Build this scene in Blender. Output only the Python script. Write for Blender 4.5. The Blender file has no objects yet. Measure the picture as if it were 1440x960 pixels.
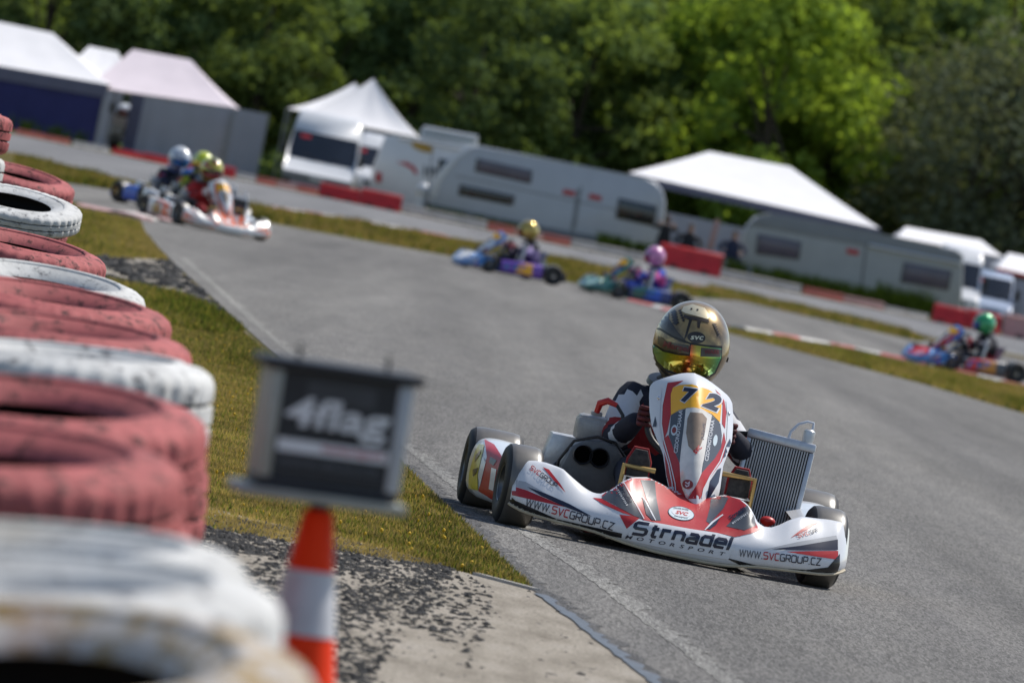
import bpy, bmesh, math, random
import numpy as np
from math import sin, cos, pi, radians, atan, sqrt, atan2, exp
from mathutils import Vector, Matrix
from mathutils.bvhtree import BVHTree

random.seed(7); rng = np.random.default_rng(7)
S = bpy.context.scene
C = bpy.context.collection

# ------------------------------------------------------------ camera
FPX, EYE, ROLL = 11060.0, 1.147, radians(11.5)
PITCH = atan(194 / FPX)
vF = Vector((0, cos(PITCH), -sin(PITCH)))
_u0 = Vector((0, sin(PITCH), cos(PITCH))); _r0 = Vector((1, 0, 0))
vR = _r0 * cos(ROLL) + _u0 * sin(ROLL)
vU = _u0 * cos(ROLL) - _r0 * sin(ROLL)
vO = Vector((0, 0, EYE))
cam_d = bpy.data.cameras.new('camera'); cam = bpy.data.objects.new('camera', cam_d); C.objects.link(cam)
cam.matrix_world = Matrix(((vR.x, vU.x, -vF.x, vO.x), (vR.y, vU.y, -vF.y, vO.y), (vR.z, vU.z, -vF.z, vO.z), (0, 0, 0, 1)))
cam_d.sensor_width = 36.0; cam_d.lens = 36.0 * FPX / 1440.0
cam_d.clip_start = 0.5; cam_d.clip_end = 3000
cam_d.dof.use_dof = True; cam_d.dof.focus_distance = 28.35; cam_d.dof.aperture_fstop = 8.6
cam_d.dof.aperture_blades = 9
S.camera = cam

# ------------------------------------------------------------ world, sun, exposure
SUN_EL, SUN_AZ = radians(55), radians(50)       # azimuth from +Y towards +X
W = bpy.data.worlds.new('World'); S.world = W; W.use_nodes = True
wn = W.node_tree.nodes; bg = wn['Background']
sk = wn.new('ShaderNodeTexSky'); sk.sky_type = 'NISHITA'; sk.sun_disc = False
sk.sun_elevation = SUN_EL; sk.sun_rotation = SUN_AZ
W.node_tree.links.new(sk.outputs[0], bg.inputs[0]); bg.inputs[1].default_value = 0.125
sl = bpy.data.lights.new('sun', 'SUN'); sl.energy = 4.4; sl.angle = radians(0.55); sl.color = (1.0, 0.95, 0.87)
sun = bpy.data.objects.new('sun', sl); C.objects.link(sun)
sd = Vector((sin(SUN_AZ) * cos(SUN_EL), cos(SUN_AZ) * cos(SUN_EL), sin(SUN_EL)))
sun.rotation_euler = sd.to_track_quat('Z', 'Y').to_euler(); sun.location = sd * 50
S.view_settings.view_transform = 'Standard'; S.view_settings.look = 'None'
S.view_settings.exposure = 0.0; S.view_settings.gamma = 1.0; S.view_settings.use_curve_mapping = False
S.cycles.max_bounces = 6; S.cycles.transparent_max_bounces = 6

# ------------------------------------------------------------ photograph pixel -> ray helpers (1440 x 960)
def ray(px, py): return vF + vR * ((px - 720) / FPX) - vU * ((py - 480) / FPX)
def G(px, py, z=0.0):
    q = ray(px, py); t = (z - EYE) / q.z
    return vO + q * t
def P(px, py, D):
    q = ray(px, py); return vO + q * (D / q.y)

RX = lambda a: Matrix.Rotation(a, 4, 'X'); RY = lambda a: Matrix.Rotation(a, 4, 'Y'); RZ = lambda a: Matrix.Rotation(a, 4, 'Z'); T = lambda *v: Matrix.Translation(Vector(v))
# ------------------------------------------------------------ materials
def lin(c):
    return tuple((v / 12.92 if v <= 0.04045 else ((v + 0.055) / 1.055) ** 2.4) for v in c)
def hx(s): return lin(tuple(int(s[i:i + 2], 16) / 255 for i in (0, 2, 4)))
def nt_new(name):
    m = bpy.data.materials.new(name); m.use_nodes = True
    t = m.node_tree; return m, t, t.nodes['Principled BSDF']
def noise(t, scale, detail=3, rough=0.55, vec=None, dims='3D'):
    n = t.nodes.new('ShaderNodeTexNoise'); n.inputs['Scale'].default_value = scale
    n.inputs['Detail'].default_value = detail; n.inputs['Roughness'].default_value = rough
    if vec is not None: t.links.new(vec, n.inputs['Vector'])
    return n
def ramp(t, inp, stops):
    r = t.nodes.new('ShaderNodeValToRGB'); e = r.color_ramp.elements
    while len(e) < len(stops): e.new(0.5)
    for k, (p, c) in enumerate(stops):
        e[k].position = p; e[k].color = (*c, 1) if len(c) == 3 else c
    t.links.new(inp, r.inputs[0]); return r
def mixc(t, fac, a, b, mode='MIX'):
    n = t.nodes.new('ShaderNodeMix'); n.data_type = 'RGBA'; n.blend_type = mode
    for sock, v in ((n.inputs[0], fac), (n.inputs[6], a), (n.inputs[7], b)):
        if hasattr(v, 'is_output'): t.links.new(v, sock)
        elif isinstance(v, (int, float)): sock.default_value = v
        else: sock.default_value = (*v, 1)
    return n.outputs[2]
def coords(t, kind='Object', scale=(1, 1, 1)):
    tc = t.nodes.new('ShaderNodeTexCoord'); mp = t.nodes.new('ShaderNodeMapping')
    mp.inputs['Scale'].default_value = scale
    t.links.new(tc.outputs[kind], mp.inputs[0]); return mp.outputs[0]
def bump(t, bs, h, strength=0.3, dist=0.01):
    b = t.nodes.new('ShaderNodeBump'); b.inputs['Strength'].default_value = strength; b.inputs['Distance'].default_value = dist
    t.links.new(h, b.inputs['Height']); t.links.new(b.outputs[0], bs.inputs['Normal'])
def M(name, col, rough=0.5, metal=0.0, var=0.15, vs=6.0, bmp=0.0, bs=60.0, coat=0.0, spec=0.5, dirt=None):
    m, t, b = nt_new(name)
    b.inputs['Roughness'].default_value = rough; b.inputs['Metallic'].default_value = metal
    b.inputs['Specular IOR Level'].default_value = spec; b.inputs['Coat Weight'].default_value = coat
    b.inputs['Coat Roughness'].default_value = 0.08
    v = coords(t)
    n = noise(t, vs, 5, 0.65, v)
    lo = tuple(c * (1 - var) for c in col); hi = tuple(min(1, c * (1 + var * 0.5)) for c in col)
    r = ramp(t, n.outputs[0], [(0.3, lo), (0.7, hi)]); out = r.outputs[0]
    if dirt:
        n2 = noise(t, dirt[1], 6, 0.7, v); r2 = ramp(t, n2.outputs[0], [(dirt[2], (0, 0, 0)), (dirt[2] + 0.12, (1, 1, 1))])
        out = mixc(t, r2.outputs[0], out, dirt[0])
    t.links.new(out, b.inputs['Base Color'])
    if bmp: bump(t, b, noise(t, bs, 4, 0.6, v).outputs[0], bmp, 0.01)
    return m

# ------------------------------------------------------------ object helpers
def link(name, me, parent=None, mats=None, loc=None):
    o = bpy.data.objects.new(name, me); C.objects.link(o)
    if parent is not None: o.parent = parent
    if loc is not None: o.location = loc
    return o
def tag(o, label=None, cat=None, group=None, kind=None):
    if label: o['label'] = label
    if cat: o['category'] = cat
    if group: o['group'] = group
    if kind: o['kind'] = kind
    return o
def thing(name, label, cat, loc=(0, 0, 0), rz=0.0, group=None):
    o = bpy.data.objects.new(name, None); C.objects.link(o); o.empty_display_size = 0.2
    o.location = loc; o.rotation_euler = (0, 0, rz)
    return tag(o, label, cat, group)

class B:
    """collects shapes in one bmesh"""
    def __init__(s): s.bm = bmesh.new()
    def _face(s, vs, mi=0):
        try:
            f = s.bm.faces.new(vs); f.material_index = mi; return f
        except ValueError: return None
    def box(s, x0, x1, y0, y1, z0, z1, bev=0.0, mi=0, mat=None, seg=2):
        r = bmesh.ops.create_cube(s.bm, size=1)
        vs = r['verts']
        for v in vs:
            v.co = Vector((x0 + (v.co.x + .5) * (x1 - x0), y0 + (v.co.y + .5) * (y1 - y0), z0 + (v.co.z + .5) * (z1 - z0)))
        fs = {f for v in vs for f in v.link_faces}
        for f in fs: f.material_index = mi
        if bev:
            es = list({e for v in vs for e in v.link_edges})
            rr = bmesh.ops.bevel(s.bm, geom=es, offset=bev, segments=seg, profile=0.5, affect='EDGES')
            for f in rr['faces']: f.material_index = mi
            vs = list({v for f in rr['faces'] for v in f.verts} | {v for v in vs if v.is_valid})
        if mat is not None:
            for v in vs: v.co = mat @ v.co
        return s
    def prism(s, pts, axis, a0, a1, bev=0.0, mi=0, seg=2):
        """2-d outline pts extruded along axis ('x': pts are (y,z); 'y': pts are (x,z); 'z': pts are (x,y))"""
        def mk(p, a):
            return {'x': (a, p[0], p[1]), 'y': (p[0], a, p[1]), 'z': (p[0], p[1], a)}[axis]
        v0 = [s.bm.verts.new(mk(p, a0)) for p in pts]; v1 = [s.bm.verts.new(mk(p, a1)) for p in pts]
        n = len(pts); fs = [s._face(v0, mi), s._face(list(reversed(v1)), mi)]
        for i in range(n): fs.append(s._face([v0[i], v1[i], v1[(i + 1) % n], v0[(i + 1) % n]], mi))
        if bev:
            es = list({e for f in fs[:2] for e in f.edges})
            rr = bmesh.ops.bevel(s.bm, geom=es, offset=bev, segments=seg, profile=0.5, affect='EDGES')
            for f in rr['faces']: f.material_index = mi
        return s
    def tube(s, path, r, n=8, closed=False, mi=0, caps=True):
        pts = [Vector(p) for p in path]; N = len(pts); rings = []
        rs = r if isinstance(r, (list, tuple)) else [r] * N
        prev = None
        for i, p in enumerate(pts):
            a = pts[(i - 1) % N] if (closed or i > 0) else p
            b = pts[(i + 1) % N] if (closed or i < N - 1) else p
            d = (b - a).normalized()
            if prev is None:
                u = d.orthogonal().normalized()
            else:
                u = (prev - d * prev.dot(d));  u = u.normalized() if u.length > 1e-6 else d.orthogonal().normalized()
            prev = u; w = d.cross(u)
            rings.append([s.bm.verts.new(p + (u * cos(2 * pi * k / n) + w * sin(2 * pi * k / n)) * rs[i]) for k in range(n)])
        for i in range(N if closed else N - 1):
            A, Bq = rings[i], rings[(i + 1) % N]
            for k in range(n): s._face([A[k], A[(k + 1) % n], Bq[(k + 1) % n], Bq[k]], mi)
        if caps and not closed:
            s._face(list(reversed(rings[0])), mi); s._face(rings[-1], mi)
        return s
    def lathe(s, prof, n=32, mat=None, mi=0, closed=False, mod=None):
        """prof: (r, h) about local z"""
        rings = []
        for j, (r, h) in enumerate(prof):
            ring = []
            for k in range(n):
                rr = r * (1 + (mod(j, k) if mod else 0))
                v = Vector((rr * cos(2 * pi * k / n), rr * sin(2 * pi * k / n), h))
                ring.append(s.bm.verts.new(mat @ v if mat is not None else v))
            rings.append(ring)
        m = len(rings)
        for j in range(m if closed else m - 1):
            A, Q = rings[j], rings[(j + 1) % m]
            for k in range(n): s._face([A[k], A[(k + 1) % n], Q[(k + 1) % n], Q[k]], mi)
        if not closed:
            if prof[0][0] > 1e-4: s._face(list(reversed(rings[0])), mi)
            if prof[-1][0] > 1e-4: s._face(rings[-1], mi)
        return s
    def grid(s, fn, nu, nv, mi=0, wrapu=False):
        vs = [[s.bm.verts.new(fn(i / nu, j / nv)) for j in range(nv + 1)] for i in range(nu if wrapu else nu + 1)]
        L = len(vs)
        for i in range(nu):
            for j in range(nv):
                s._face([vs[i][j], vs[(i + 1) % L][j], vs[(i + 1) % L][j + 1], vs[i][j + 1]], mi)
        return s
    def sphere(s, c, r, mi=0, u=16, v=10, scale=(1, 1, 1)):
        q = bmesh.ops.create_uvsphere(s.bm, u_segments=u, v_segments=v, radius=r)
        fs = set()
        for w in q['verts']:
            w.co = Vector((w.co.x * scale[0], w.co.y * scale[1], w.co.z * scale[2])) + Vector(c); fs |= set(w.link_faces)
        for f in fs: f.material_index = mi
        return s
    def mesh(s, name, mats, smooth=38, recalc=True, thick=0.0):
        bm = s.bm
        bmesh.ops.remove_doubles(bm, verts=bm.verts, dist=1e-5)
        if recalc: bmesh.ops.recalc_face_normals(bm, faces=bm.faces)
        me = bpy.data.meshes.new(name); bm.to_mesh(me); bm.free()
        for m in (mats if isinstance(mats, (list, tuple)) else [mats]): me.materials.append(m)
        me.polygons.foreach_set('use_smooth', [True] * len(me.polygons))
        if smooth < 180: me.set_sharp_from_angle(angle=radians(smooth))
        return me
    def build(s, name, mats, parent=None, loc=None, **k):
        return link(name, s.mesh(name, mats, **k), parent, loc=loc)

def interp(xs, ys, x): return float(np.interp(x, xs, ys))
def catmull(keys, v):
    ts = [k[0] for k in keys]; n = len(ts)
    i = max(0, min(n - 2, int(np.searchsorted(ts, v, side='right') - 1)))
    p0 = keys[max(0, i - 1)][1]; p1 = keys[i][1]; p2 = keys[i + 1][1]; p3 = keys[min(n - 1, i + 2)][1]
    t = (v - ts[i]) / (ts[i + 1] - ts[i]); h = ts[i + 1] - ts[i]
    m1 = [(b - a) / (ts[i + 1] - ts[max(0, i - 1)]) * h for a, b in zip(p0, p2)]
    m2 = [(b - a) / (ts[min(n - 1, i + 2)] - ts[i]) * h for a, b in zip(p1, p3)]
    return [(2 * t**3 - 3 * t**2 + 1) * a + (t**3 - 2 * t**2 + t) * ma + (-2 * t**3 + 3 * t**2) * b + (t**3 - t**2) * mb
            for a, ma, b, mb in zip(p1, m1, p2, m2)]

def skin_mesh(name, pts, edges, mats, levels=2, root=0):
    """pts: list of (co, radius)"""
    me = bpy.data.meshes.new('skin'); me.from_pydata([Vector(p[0]) for p in pts], edges, []); me.update()
    o = bpy.data.objects.new('skin', me); C.objects.link(o)
    o.modifiers.new('s', 'SKIN')
    if not me.skin_vertices: me.skin_vertices.new()
    for i, p in enumerate(pts):
        r = p[1]; sv = me.skin_vertices[0].data[i]
        sv.radius = (r, r) if not isinstance(r, tuple) else r
        sv.use_root = (i == root)
    md = o.modifiers.new('u', 'SUBSURF'); md.levels = levels; md.render_levels = levels
    dg = bpy.context.evaluated_depsgraph_get(); dg.update()
    out = bpy.data.meshes.new_from_object(o.evaluated_get(dg)); out.name = name
    bpy.data.objects.remove(o); bpy.data.meshes.remove(me)
    out.materials.clear()
    for m in (mats if isinstance(mats, (list, tuple)) else [mats]): out.materials.append(m)
    out.polygons.foreach_set('use_smooth', [True] * len(out.polygons))
    return out

# ------------------------------------------------------------ lettering: stroke font and outline font
GL = {
 'W': (1.15, [[(0, 1), (.28, 0), (.575, .95), (.87, 0), (1.15, 1)]]),
 'S': (.8, [[(.8, 1), (.1, 1), (0, .9), (0, .6), (.1, .52), (.7, .52), (.8, .42), (.8, .1), (.7, 0), (0, 0)]]),
 'V': (.85, [[(0, 1), (.42, 0), (.85, 1)]]),
 'C': (.75, [[(.75, 1), (.12, 1), (0, .88), (0, .12), (.12, 0), (.75, 0)]]),
 'G': (.8, [[(.8, 1), (.12, 1), (0, .88), (0, .12), (.12, 0), (.8, 0), (.8, .5), (.4, .5)]]),
 'R': (.8, [[(0, 0), (0, 1), (.7, 1), (.8, .9), (.8, .55), (.7, .45), (.1, .45)], [(.4, .45), (.8, 0)]]),
 'O': (.9, [[(.45, 1), (.12, 1), (0, .88), (0, .12), (.12, 0), (.78, 0), (.9, .12), (.9, .88), (.78, 1), (.45, 1)]]),
 'U': (.85, [[(0, 1), (0, .12), (.12, 0), (.73, 0), (.85, .12), (.85, 1)]]),
 'P': (.8, [[(0, 0), (0, 1), (.7, 1), (.8, .9), (.8, .5), (.7, .4), (.1, .4)]]),
 'Z': (.8, [[(0, 1), (.8, 1), (0, 0), (.8, 0)]]),
 '.': (.12, [[(0, 0), (.12, 0)]]),
 's': (1.0, [[(1.0, 1), (.15, 1), (0, .88), (0, .62), (.14, .52), (.86, .52), (1.0, .4), (1.0, .14), (.86, 0), (0, 0)]]),
 't': (.55, [[(.2, 1), (.2, .12), (.3, 0), (.55, 0)], [(.0, .7), (.55, .7)]]),
 'r': (.6, [[(0, 0), (0, .7), (.6, .7)]]),
 'n': (.75, [[(0, 0), (0, .7), (.62, .7), (.75, .58), (.75, 0)]]),
 'a': (.75, [[(.08, .7), (.62, .7), (.75, .58), (.75, 0), (.12, 0), (0, .1), (0, .28), (.12, .38), (.68, .38)]]),
 'd': (.75, [[(.75, 1), (.75, 0), (.12, 0), (0, .12), (0, .58), (.12, .7), (.68, .7)]]),
 'e': (.75, [[(.75, 0), (.12, 0), (0, .12), (0, .58), (.12, .7), (.63, .7), (.75, .58), (.75, .36), (.1, .36)]]),
 'l': (.1, [[(0, 1), (0, 0), (.1, 0)]]),
}
def ribbon(pl, hw):
    pts = [Vector(p) for p in pl]; out = []
    L, R = [], []
    for i, p in enumerate(pts):
        d0 = (p - pts[i - 1]).normalized() if i else None
        d1 = (pts[i + 1] - p).normalized() if i < len(pts) - 1 else None
        if d0 is None: d0 = d1
        if d1 is None: d1 = d0
        n0 = Vector((-d0.y, d0.x)); n1 = Vector((-d1.y, d1.x)); m = (n0 + n1)
        m = m.normalized() if m.length > 1e-6 else n0
        k = hw / max(0.45, m.dot(n1))
        L.append(p + m * k); R.append(p - m * k)
    for i in range(len(pts) - 1): out.append([L[i], L[i + 1], R[i + 1], R[i]])
    return out
def stroke_text(s, gap=.28, hw=.06):
    x = 0; polys = []
    for ch in s:
        w, sts = GL[ch]
        for k, st in enumerate(sts): polys += ribbon([(px + x, py) for px, py in st], hw)
        x += w + gap
    return polys, x - gap
def font_text(s, bold=0.0):
    cu = bpy.data.curves.new('t', 'FONT'); cu.body = s; cu.size = 1.0; cu.offset = bold; cu.resolution_u = 3
    o = bpy.data.objects.new('t', cu); C.objects.link(o)
    dg = bpy.context.evaluated_depsgraph_get(); me = bpy.data.meshes.new_from_object(o.evaluated_get(dg))
    polys = [[Vector(me.vertices[i].co[:2]) for i in p.vertices] for p in me.polygons]
    bpy.data.objects.remove(o); bpy.data.curves.remove(cu); bpy.data.meshes.remove(me)
    xs = [v.x for p in polys for v in p]; ys = [v.y for p in polys for v in p]
    x0, y0, w, h = min(xs), min(ys), max(xs) - min(xs), max(ys) - min(ys)
    return [[Vector((v.x - x0, v.y - y0)) for v in p] for p in polys], w, h
def place2(polys, w, a, b, hgt, shear=0.0, h0=1.0, up=None):
    """baseline from pixel a to pixel b, letters hgt pixels tall"""
    a = Vector(a); b = Vector(b); d = (b - a); k = d.length / w; d.normalize()
    u = Vector(up).normalized() if up else Vector((d.y, -d.x))
    return [[a + d * ((v.x + shear * v.y) * k) + u * (v.y * hgt / h0) for v in p] for p in polys]

# ================================================================= MATERIALS
rubber = M('tyre rubber', (0.018, 0.018, 0.019), 0.62, var=.4, vs=9, bmp=.15, bs=80)
tread = M('worn slick tread', (0.13, 0.118, 0.100), 0.36, var=.25, vs=14, spec=1.0)
white_paint = M('white bodywork plastic', (0.74, 0.75, 0.77), 0.28, var=.07, vs=5, coat=.5, dirt=((.42, .42, .42), 14, .66))
red_paint = M('red film', (0.47, 0.014, 0.018), 0.42, var=.18, vs=9, coat=.12)
navy = M('navy film', (0.012, 0.016, 0.04), 0.3, var=.2, coat=.4)
slate = M('slate grey film', (0.075, 0.085, 0.10), 0.32, var=.15, coat=.4)
black_film = M('black film', (0.012, 0.012, 0.014), 0.32, var=.2, coat=.3)
ltgrey = M('light grey film', (0.42, 0.43, 0.45), 0.32, var=.12, coat=.4)
yellow = M('amber number plate film', (0.95, 0.47, 0.02), 0.33, var=.06, coat=.3)
cream = M('cream edge', (0.55, 0.47, 0.33), 0.45, var=.15)
alloy = M('cast alloy', (0.60, 0.61, 0.62), 0.36, 0.55, var=.2, vs=20, bmp=.08, bs=90)
darkalloy = M('dark alloy', (0.16, 0.165, 0.17), 0.42, .7, var=.3, vs=16)
chrome = M('polished tube', (0.7, 0.7, 0.72), 0.18, 1.0, var=.1)
brass = M('gold anodised tube', (0.48, 0.32, 0.12), 0.35, .8, var=.15)
blackplastic = M('black plastic', (0.016, 0.016, 0.018), 0.45, var=.3, bmp=.05)
greyplastic = M('grey plastic', (0.20, 0.21, 0.22), 0.45, var=.15)
framepaint = M('frame red oxide', (0.25, 0.02, 0.02), 0.35, var=.2)
magenta = M('pink film', (0.75, 0.03, 0.22), 0.35, var=.2)

# ================================================================= SETTING: ground, track, grass, dirt
def ground_mat():
    m, t, b = nt_new('dry grass ground'); v = coords(t)
    n1 = noise(t, 0.6, 5, .6, v); n2 = noise(t, 40, 4, .7, v); n3 = noise(t, 0.11, 3, .5, v)
    r1 = ramp(t, n1.outputs[0], [(.32, (.085, .090, .026)), (.55, (.155, .125, .045)), (.72, (.22, .168, .075))])
    r3 = ramp(t, n3.outputs[0], [(.4, (.8, .85, .7)), (.65, (1.1, 1.0, .9))])
    r2 = ramp(t, n2.outputs[0], [(.25, (.45, .45, .45)), (.8, (1.3, 1.3, 1.2))])
    c = mixc(t, 1.0, r1.outputs[0], r2.outputs[0], 'MULTIPLY'); c = mixc(t, 1.0, c, r3.outputs[0], 'MULTIPLY')
    t.links.new(c, b.inputs['Base Color']); b.inputs['Roughness'].default_value = .95; b.inputs['Specular IOR Level'].default_value = .1
    bump(t, b, n2.outputs[0], .8, .03); return m
def asphalt_mat(name, base, streak=.18, grain=.55, ang=0.0):
    m, t, b = nt_new(name)
    v = coords(t); vg = coords(t, scale=(260, 22, 1)); vs = coords(t, scale=(1.3, .05, 1))
    vm = coords(t, scale=(5, .6, 1))
    g = noise(t, 1, 3, .8, vg); st = noise(t, 1, 4, .6, vs); md = noise(t, 1, 5, .65, vm)
    vp = t.nodes.new('ShaderNodeTexVoronoi'); vp.inputs['Scale'].default_value = 1
    t.links.new(coords(t, scale=(130, 11, 1)), vp.inputs['Vector'])
    rg = ramp(t, g.outputs[0], [(.28, (1 - grain,) * 3), (.5, (1.0,) * 3), (.74, (1 + grain,) * 3)])
    rs = ramp(t, st.outputs[0], [(.3, (1 - streak,) * 3), (.7, (1 + streak * .7,) * 3)])
    rm = ramp(t, md.outputs[0], [(.3, (.88, .88, .885)), (.7, (1.08, 1.07, 1.05))])
    rv = ramp(t, vp.outputs['Color'], [(.1, (.62,) * 3), (.9, (1.32,) * 3)])
    wv = coords(t, scale=(.42, .014, 1)); wd = noise(t, 1, 3, .55, wv); rw = ramp(t, wd.outputs[0], [(.36, (.80, .80, .81)), (.52, (1, 1, 1)), (.7, (1.06, 1.055, 1.04))])
    c = mixc(t, 1.0, base, rg.outputs[0], 'MULTIPLY'); c = mixc(t, 1.0, c, rw.outputs[0], 'MULTIPLY')
    for q in (rs, rm, rv): c = mixc(t, 1.0, c, q.outputs[0], 'MULTIPLY')
    t.links.new(c, b.inputs['Base Color']); b.inputs['Roughness'].default_value = .9; b.inputs['Specular IOR Level'].default_value = .12
    bump(t, b, g.outputs[0], .35, .004); return m
ground_m = ground_mat()
asphalt = asphalt_mat('track asphalt', (.180, .174, .165), .24, .75)
asphalt_far = asphalt_mat('outer road asphalt', (.20, .20, .205), .1, .3)
asphalt_edge = asphalt_mat('dark edge asphalt', (.115, .113, .112), .15, .8)
line_m = asphalt_mat('faded edge line', (.245, .240, .226), .3, .7)
def concrete_mat():
    m, t, b = nt_new('sandy concrete'); v = coords(t); va = coords(t, scale=(90, 22, 1)); vb = coords(t, scale=(7, 1.6, 1))
    n1 = noise(t, 1, 5, .7, va); n2 = noise(t, 1, 5, .65, vb)
    r1 = ramp(t, n2.outputs[0], [(.3, (.20, .175, .14)), (.55, (.33, .295, .245)), (.75, (.37, .335, .29))])
    r2 = ramp(t, n1.outputs[0], [(.28, (.55, .54, .52)), (.55, (1, 1, 1)), (.8, (1.15, 1.15, 1.12))])
    t.links.new(mixc(t, 1.0, r1.outputs[0], r2.outputs[0], 'MULTIPLY'), b.inputs['Base Color'])
    b.inputs['Roughness'].default_value = .93; b.inputs['Specular IOR Level'].default_value = .15
    bump(t, b, n1.outputs[0], .6, .006); return m
concrete = concrete_mat()

def hill_z(x, y):
    t = max(0.0, (y - 345) / 120.0); return 9.0 * t * t * (3 - 2 * t) if t < 1 else 9.0 + (y - 465) * .02
ys = [-30, 0, 10, 20, 30, 45, 60, 80, 100, 130, 160, 200, 240, 280, 320, 345] + list(range(355, 480, 10)) + [520, 600, 800, 1200, 2000]
xs = [-900, -400, -200, -100, -60, -40, -30, -20, -14, -10, -6, -3, 0, 3, 6, 10, 14, 20, 30, 40, 60, 100, 200, 400, 900]
b = B(); vv = [[b.bm.verts.new((x, y, hill_z(x, y))) for y in ys] for x in xs]
for i in range(len(xs) - 1):
    for j in range(len(ys) - 1): b._face([vv[i][j], vv[i + 1][j], vv[i + 1][j + 1], vv[i][j + 1]])
tag(b.build('ground', ground_m), kind='structure')

def sheet(name, pix, z, mat, extra=None, kind='structure', world=None):
    pts = [G(*p) if isinstance(p, tuple) and len(p) == 2 else Vector(p) for p in pix]
    b = B(); vs = [b.bm.verts.new((p.x, p.y, z)) for p in pts]
    f = b._face(vs); b.bm.normal_update(); bmesh.ops.triangulate(b.bm, faces=[f])
    bmesh.ops.recalc_face_normals(b.bm, faces=b.bm.faces)
    for f in b.bm.faces:
        if f.normal.z < 0: f.normal_flip()
    o = b.build(name, mat, recalc=False); return tag(o, kind=kind)
Vt = lambda x, y: Vector((x, y, 0))
# the asphalt of the circuit: main straight, left hairpin leg and the leg behind the grass tip
EDGE = [(196, 311), (204, 326), (222, 347), (250, 375), (300, 420), (350, 466), (390, 502), (450, 553), (510, 602), (570, 655), (610, 694), (650, 732), (690, 772), (722, 802), (748, 828), (790, 860), (830, 890), (880, 930), (930, 972)]
sheet('main_track', [(20, 272), (110, 284), (160, 300)] + EDGE + [Vt(1.0, 12), Vt(1.2, -20), Vt(60, -20), Vt(60, 60), Vt(24, 84),
      (1440, 582), (1300, 541), (1150, 502), (1016, 467), (1012, 461), (1100, 476), (1200, 494), (1330, 522), (1440, 545), Vt(22, 116), Vt(26, 172), (1270, 470), (1100, 428), (960, 401),
      (900, 412), (850, 408), (790, 395), (640, 362), (500, 337), (360, 311), (230, 282), (110, 259), (20, 250)], .004, asphalt)
sheet('outer_road', [Vt(-60, 185), (20, 215), (150, 247), (330, 283), (500, 308), (660, 338), (800, 362), (960, 398), (1100, 423), (1270, 466), Vt(40, 172), Vt(60, 262), Vt(-60, 262)], .004, asphalt_far)
def strip(name, px, widths, z, mat, side=1):
    raw = [G(*p) for p in px]; b = B(); A = []; Q = []; pts = []; R = random.Random(len(name))
    for i in range(len(raw) - 1):
        m_ = max(2, int((raw[i + 1] - raw[i]).length / .10))
        pts += [raw[i].lerp(raw[i + 1], k / m_) for k in range(m_)]
    pts.append(raw[-1]); widths = [widths * R.uniform(.55, 1.3) for _ in pts]
    jt = .006 if name == 'sealed_joint' else .008; pts = [p + Vector((R.uniform(-jt, jt), 0, 0)) for p in pts]
    for i, p in enumerate(pts):
        d = (pts[min(i + 1, len(pts) - 1)] - pts[max(i - 1, 0)]); d.z = 0; d.normalize(); n = Vector((-d.y, d.x, 0)) * side
        w = widths[i] if isinstance(widths, list) else widths
        A.append(b.bm.verts.new((p.x, p.y, z))); Q.append(b.bm.verts.new((p.x + n.x * w, p.y + n.y * w, z)))
    for i in range(len(pts) - 1): b._face([A[i], A[i + 1], Q[i + 1], Q[i]])
    for f in b.bm.faces:
        f.normal_update()
        if f.normal.z < 0: f.normal_flip()
    return tag(b.build(name, mat, recalc=False), kind='structure')
strip('edge_line', [(252, 362), (300, 404), (350, 450), (400, 494), (470, 553), (560, 624), (640, 690), (725, 746), (826, 814), (900, 872), (965, 924), (1020, 968)], .085, .0054, line_m)
strip('asphalt_edge', [(560, 652), (610, 697), (650, 735), (690, 775), (722, 806), (748, 831), (790, 863), (830, 893), (880, 933), (930, 975)], .075, .0054, asphalt_edge)
# dirt and concrete shoulder
SHO = [(240, 975), (250, 700), (300, 712), (360, 728), (430, 744), (500, 758), (560, 776), (620, 797), (680, 812), (748, 829), (790, 860), (830, 890), (880, 930), (930, 972)]
sheet('concrete_shoulder', [Vt(-1.5, 12)] + [(240, 965)] + SHO[1:] + [Vt(.75, 12)], .003, concrete)
sheet('dirt_patch', [(128, 362), (180, 363), (236, 366), (262, 392), (300, 425), (345, 468), (380, 500), (340, 462), (290, 432), (250, 412), (200, 402), (150, 392)], .005, concrete)
seam = M('blue grey sealed joint', (.10, .12, .145), .6, var=.5, vs=30, bmp=.3, bs=90)
strip('sealed_joint', [(752, 836), (800, 872), (850, 911), (900, 950), (940, 982)], .045, .0068, seam)
kerbtop = M('thin concrete kerb', (.40, .38, .35), .9, var=.2, vs=20)
bk = B()
for (p, q) in (((664, 809), (748, 831)),):
    a, c = G(*p), G(*q); d = (c - a).normalized(); n = Vector((-d.y, d.x, 0)) * .03
    for sgn in (1,):
        v = [bk.bm.verts.new(w) for w in (a, c, c + n, a + n)]; u = [bk.bm.verts.new(w + Vector((0, 0, .012))) for w in (a, c, c + n, a + n)]
        bk._face(u)
        for i in range(4): bk._face([v[i], v[(i + 1) % 4], u[(i + 1) % 4], u[i]])
tag(bk.build('concrete_lip', kerbtop), kind='structure')

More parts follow.
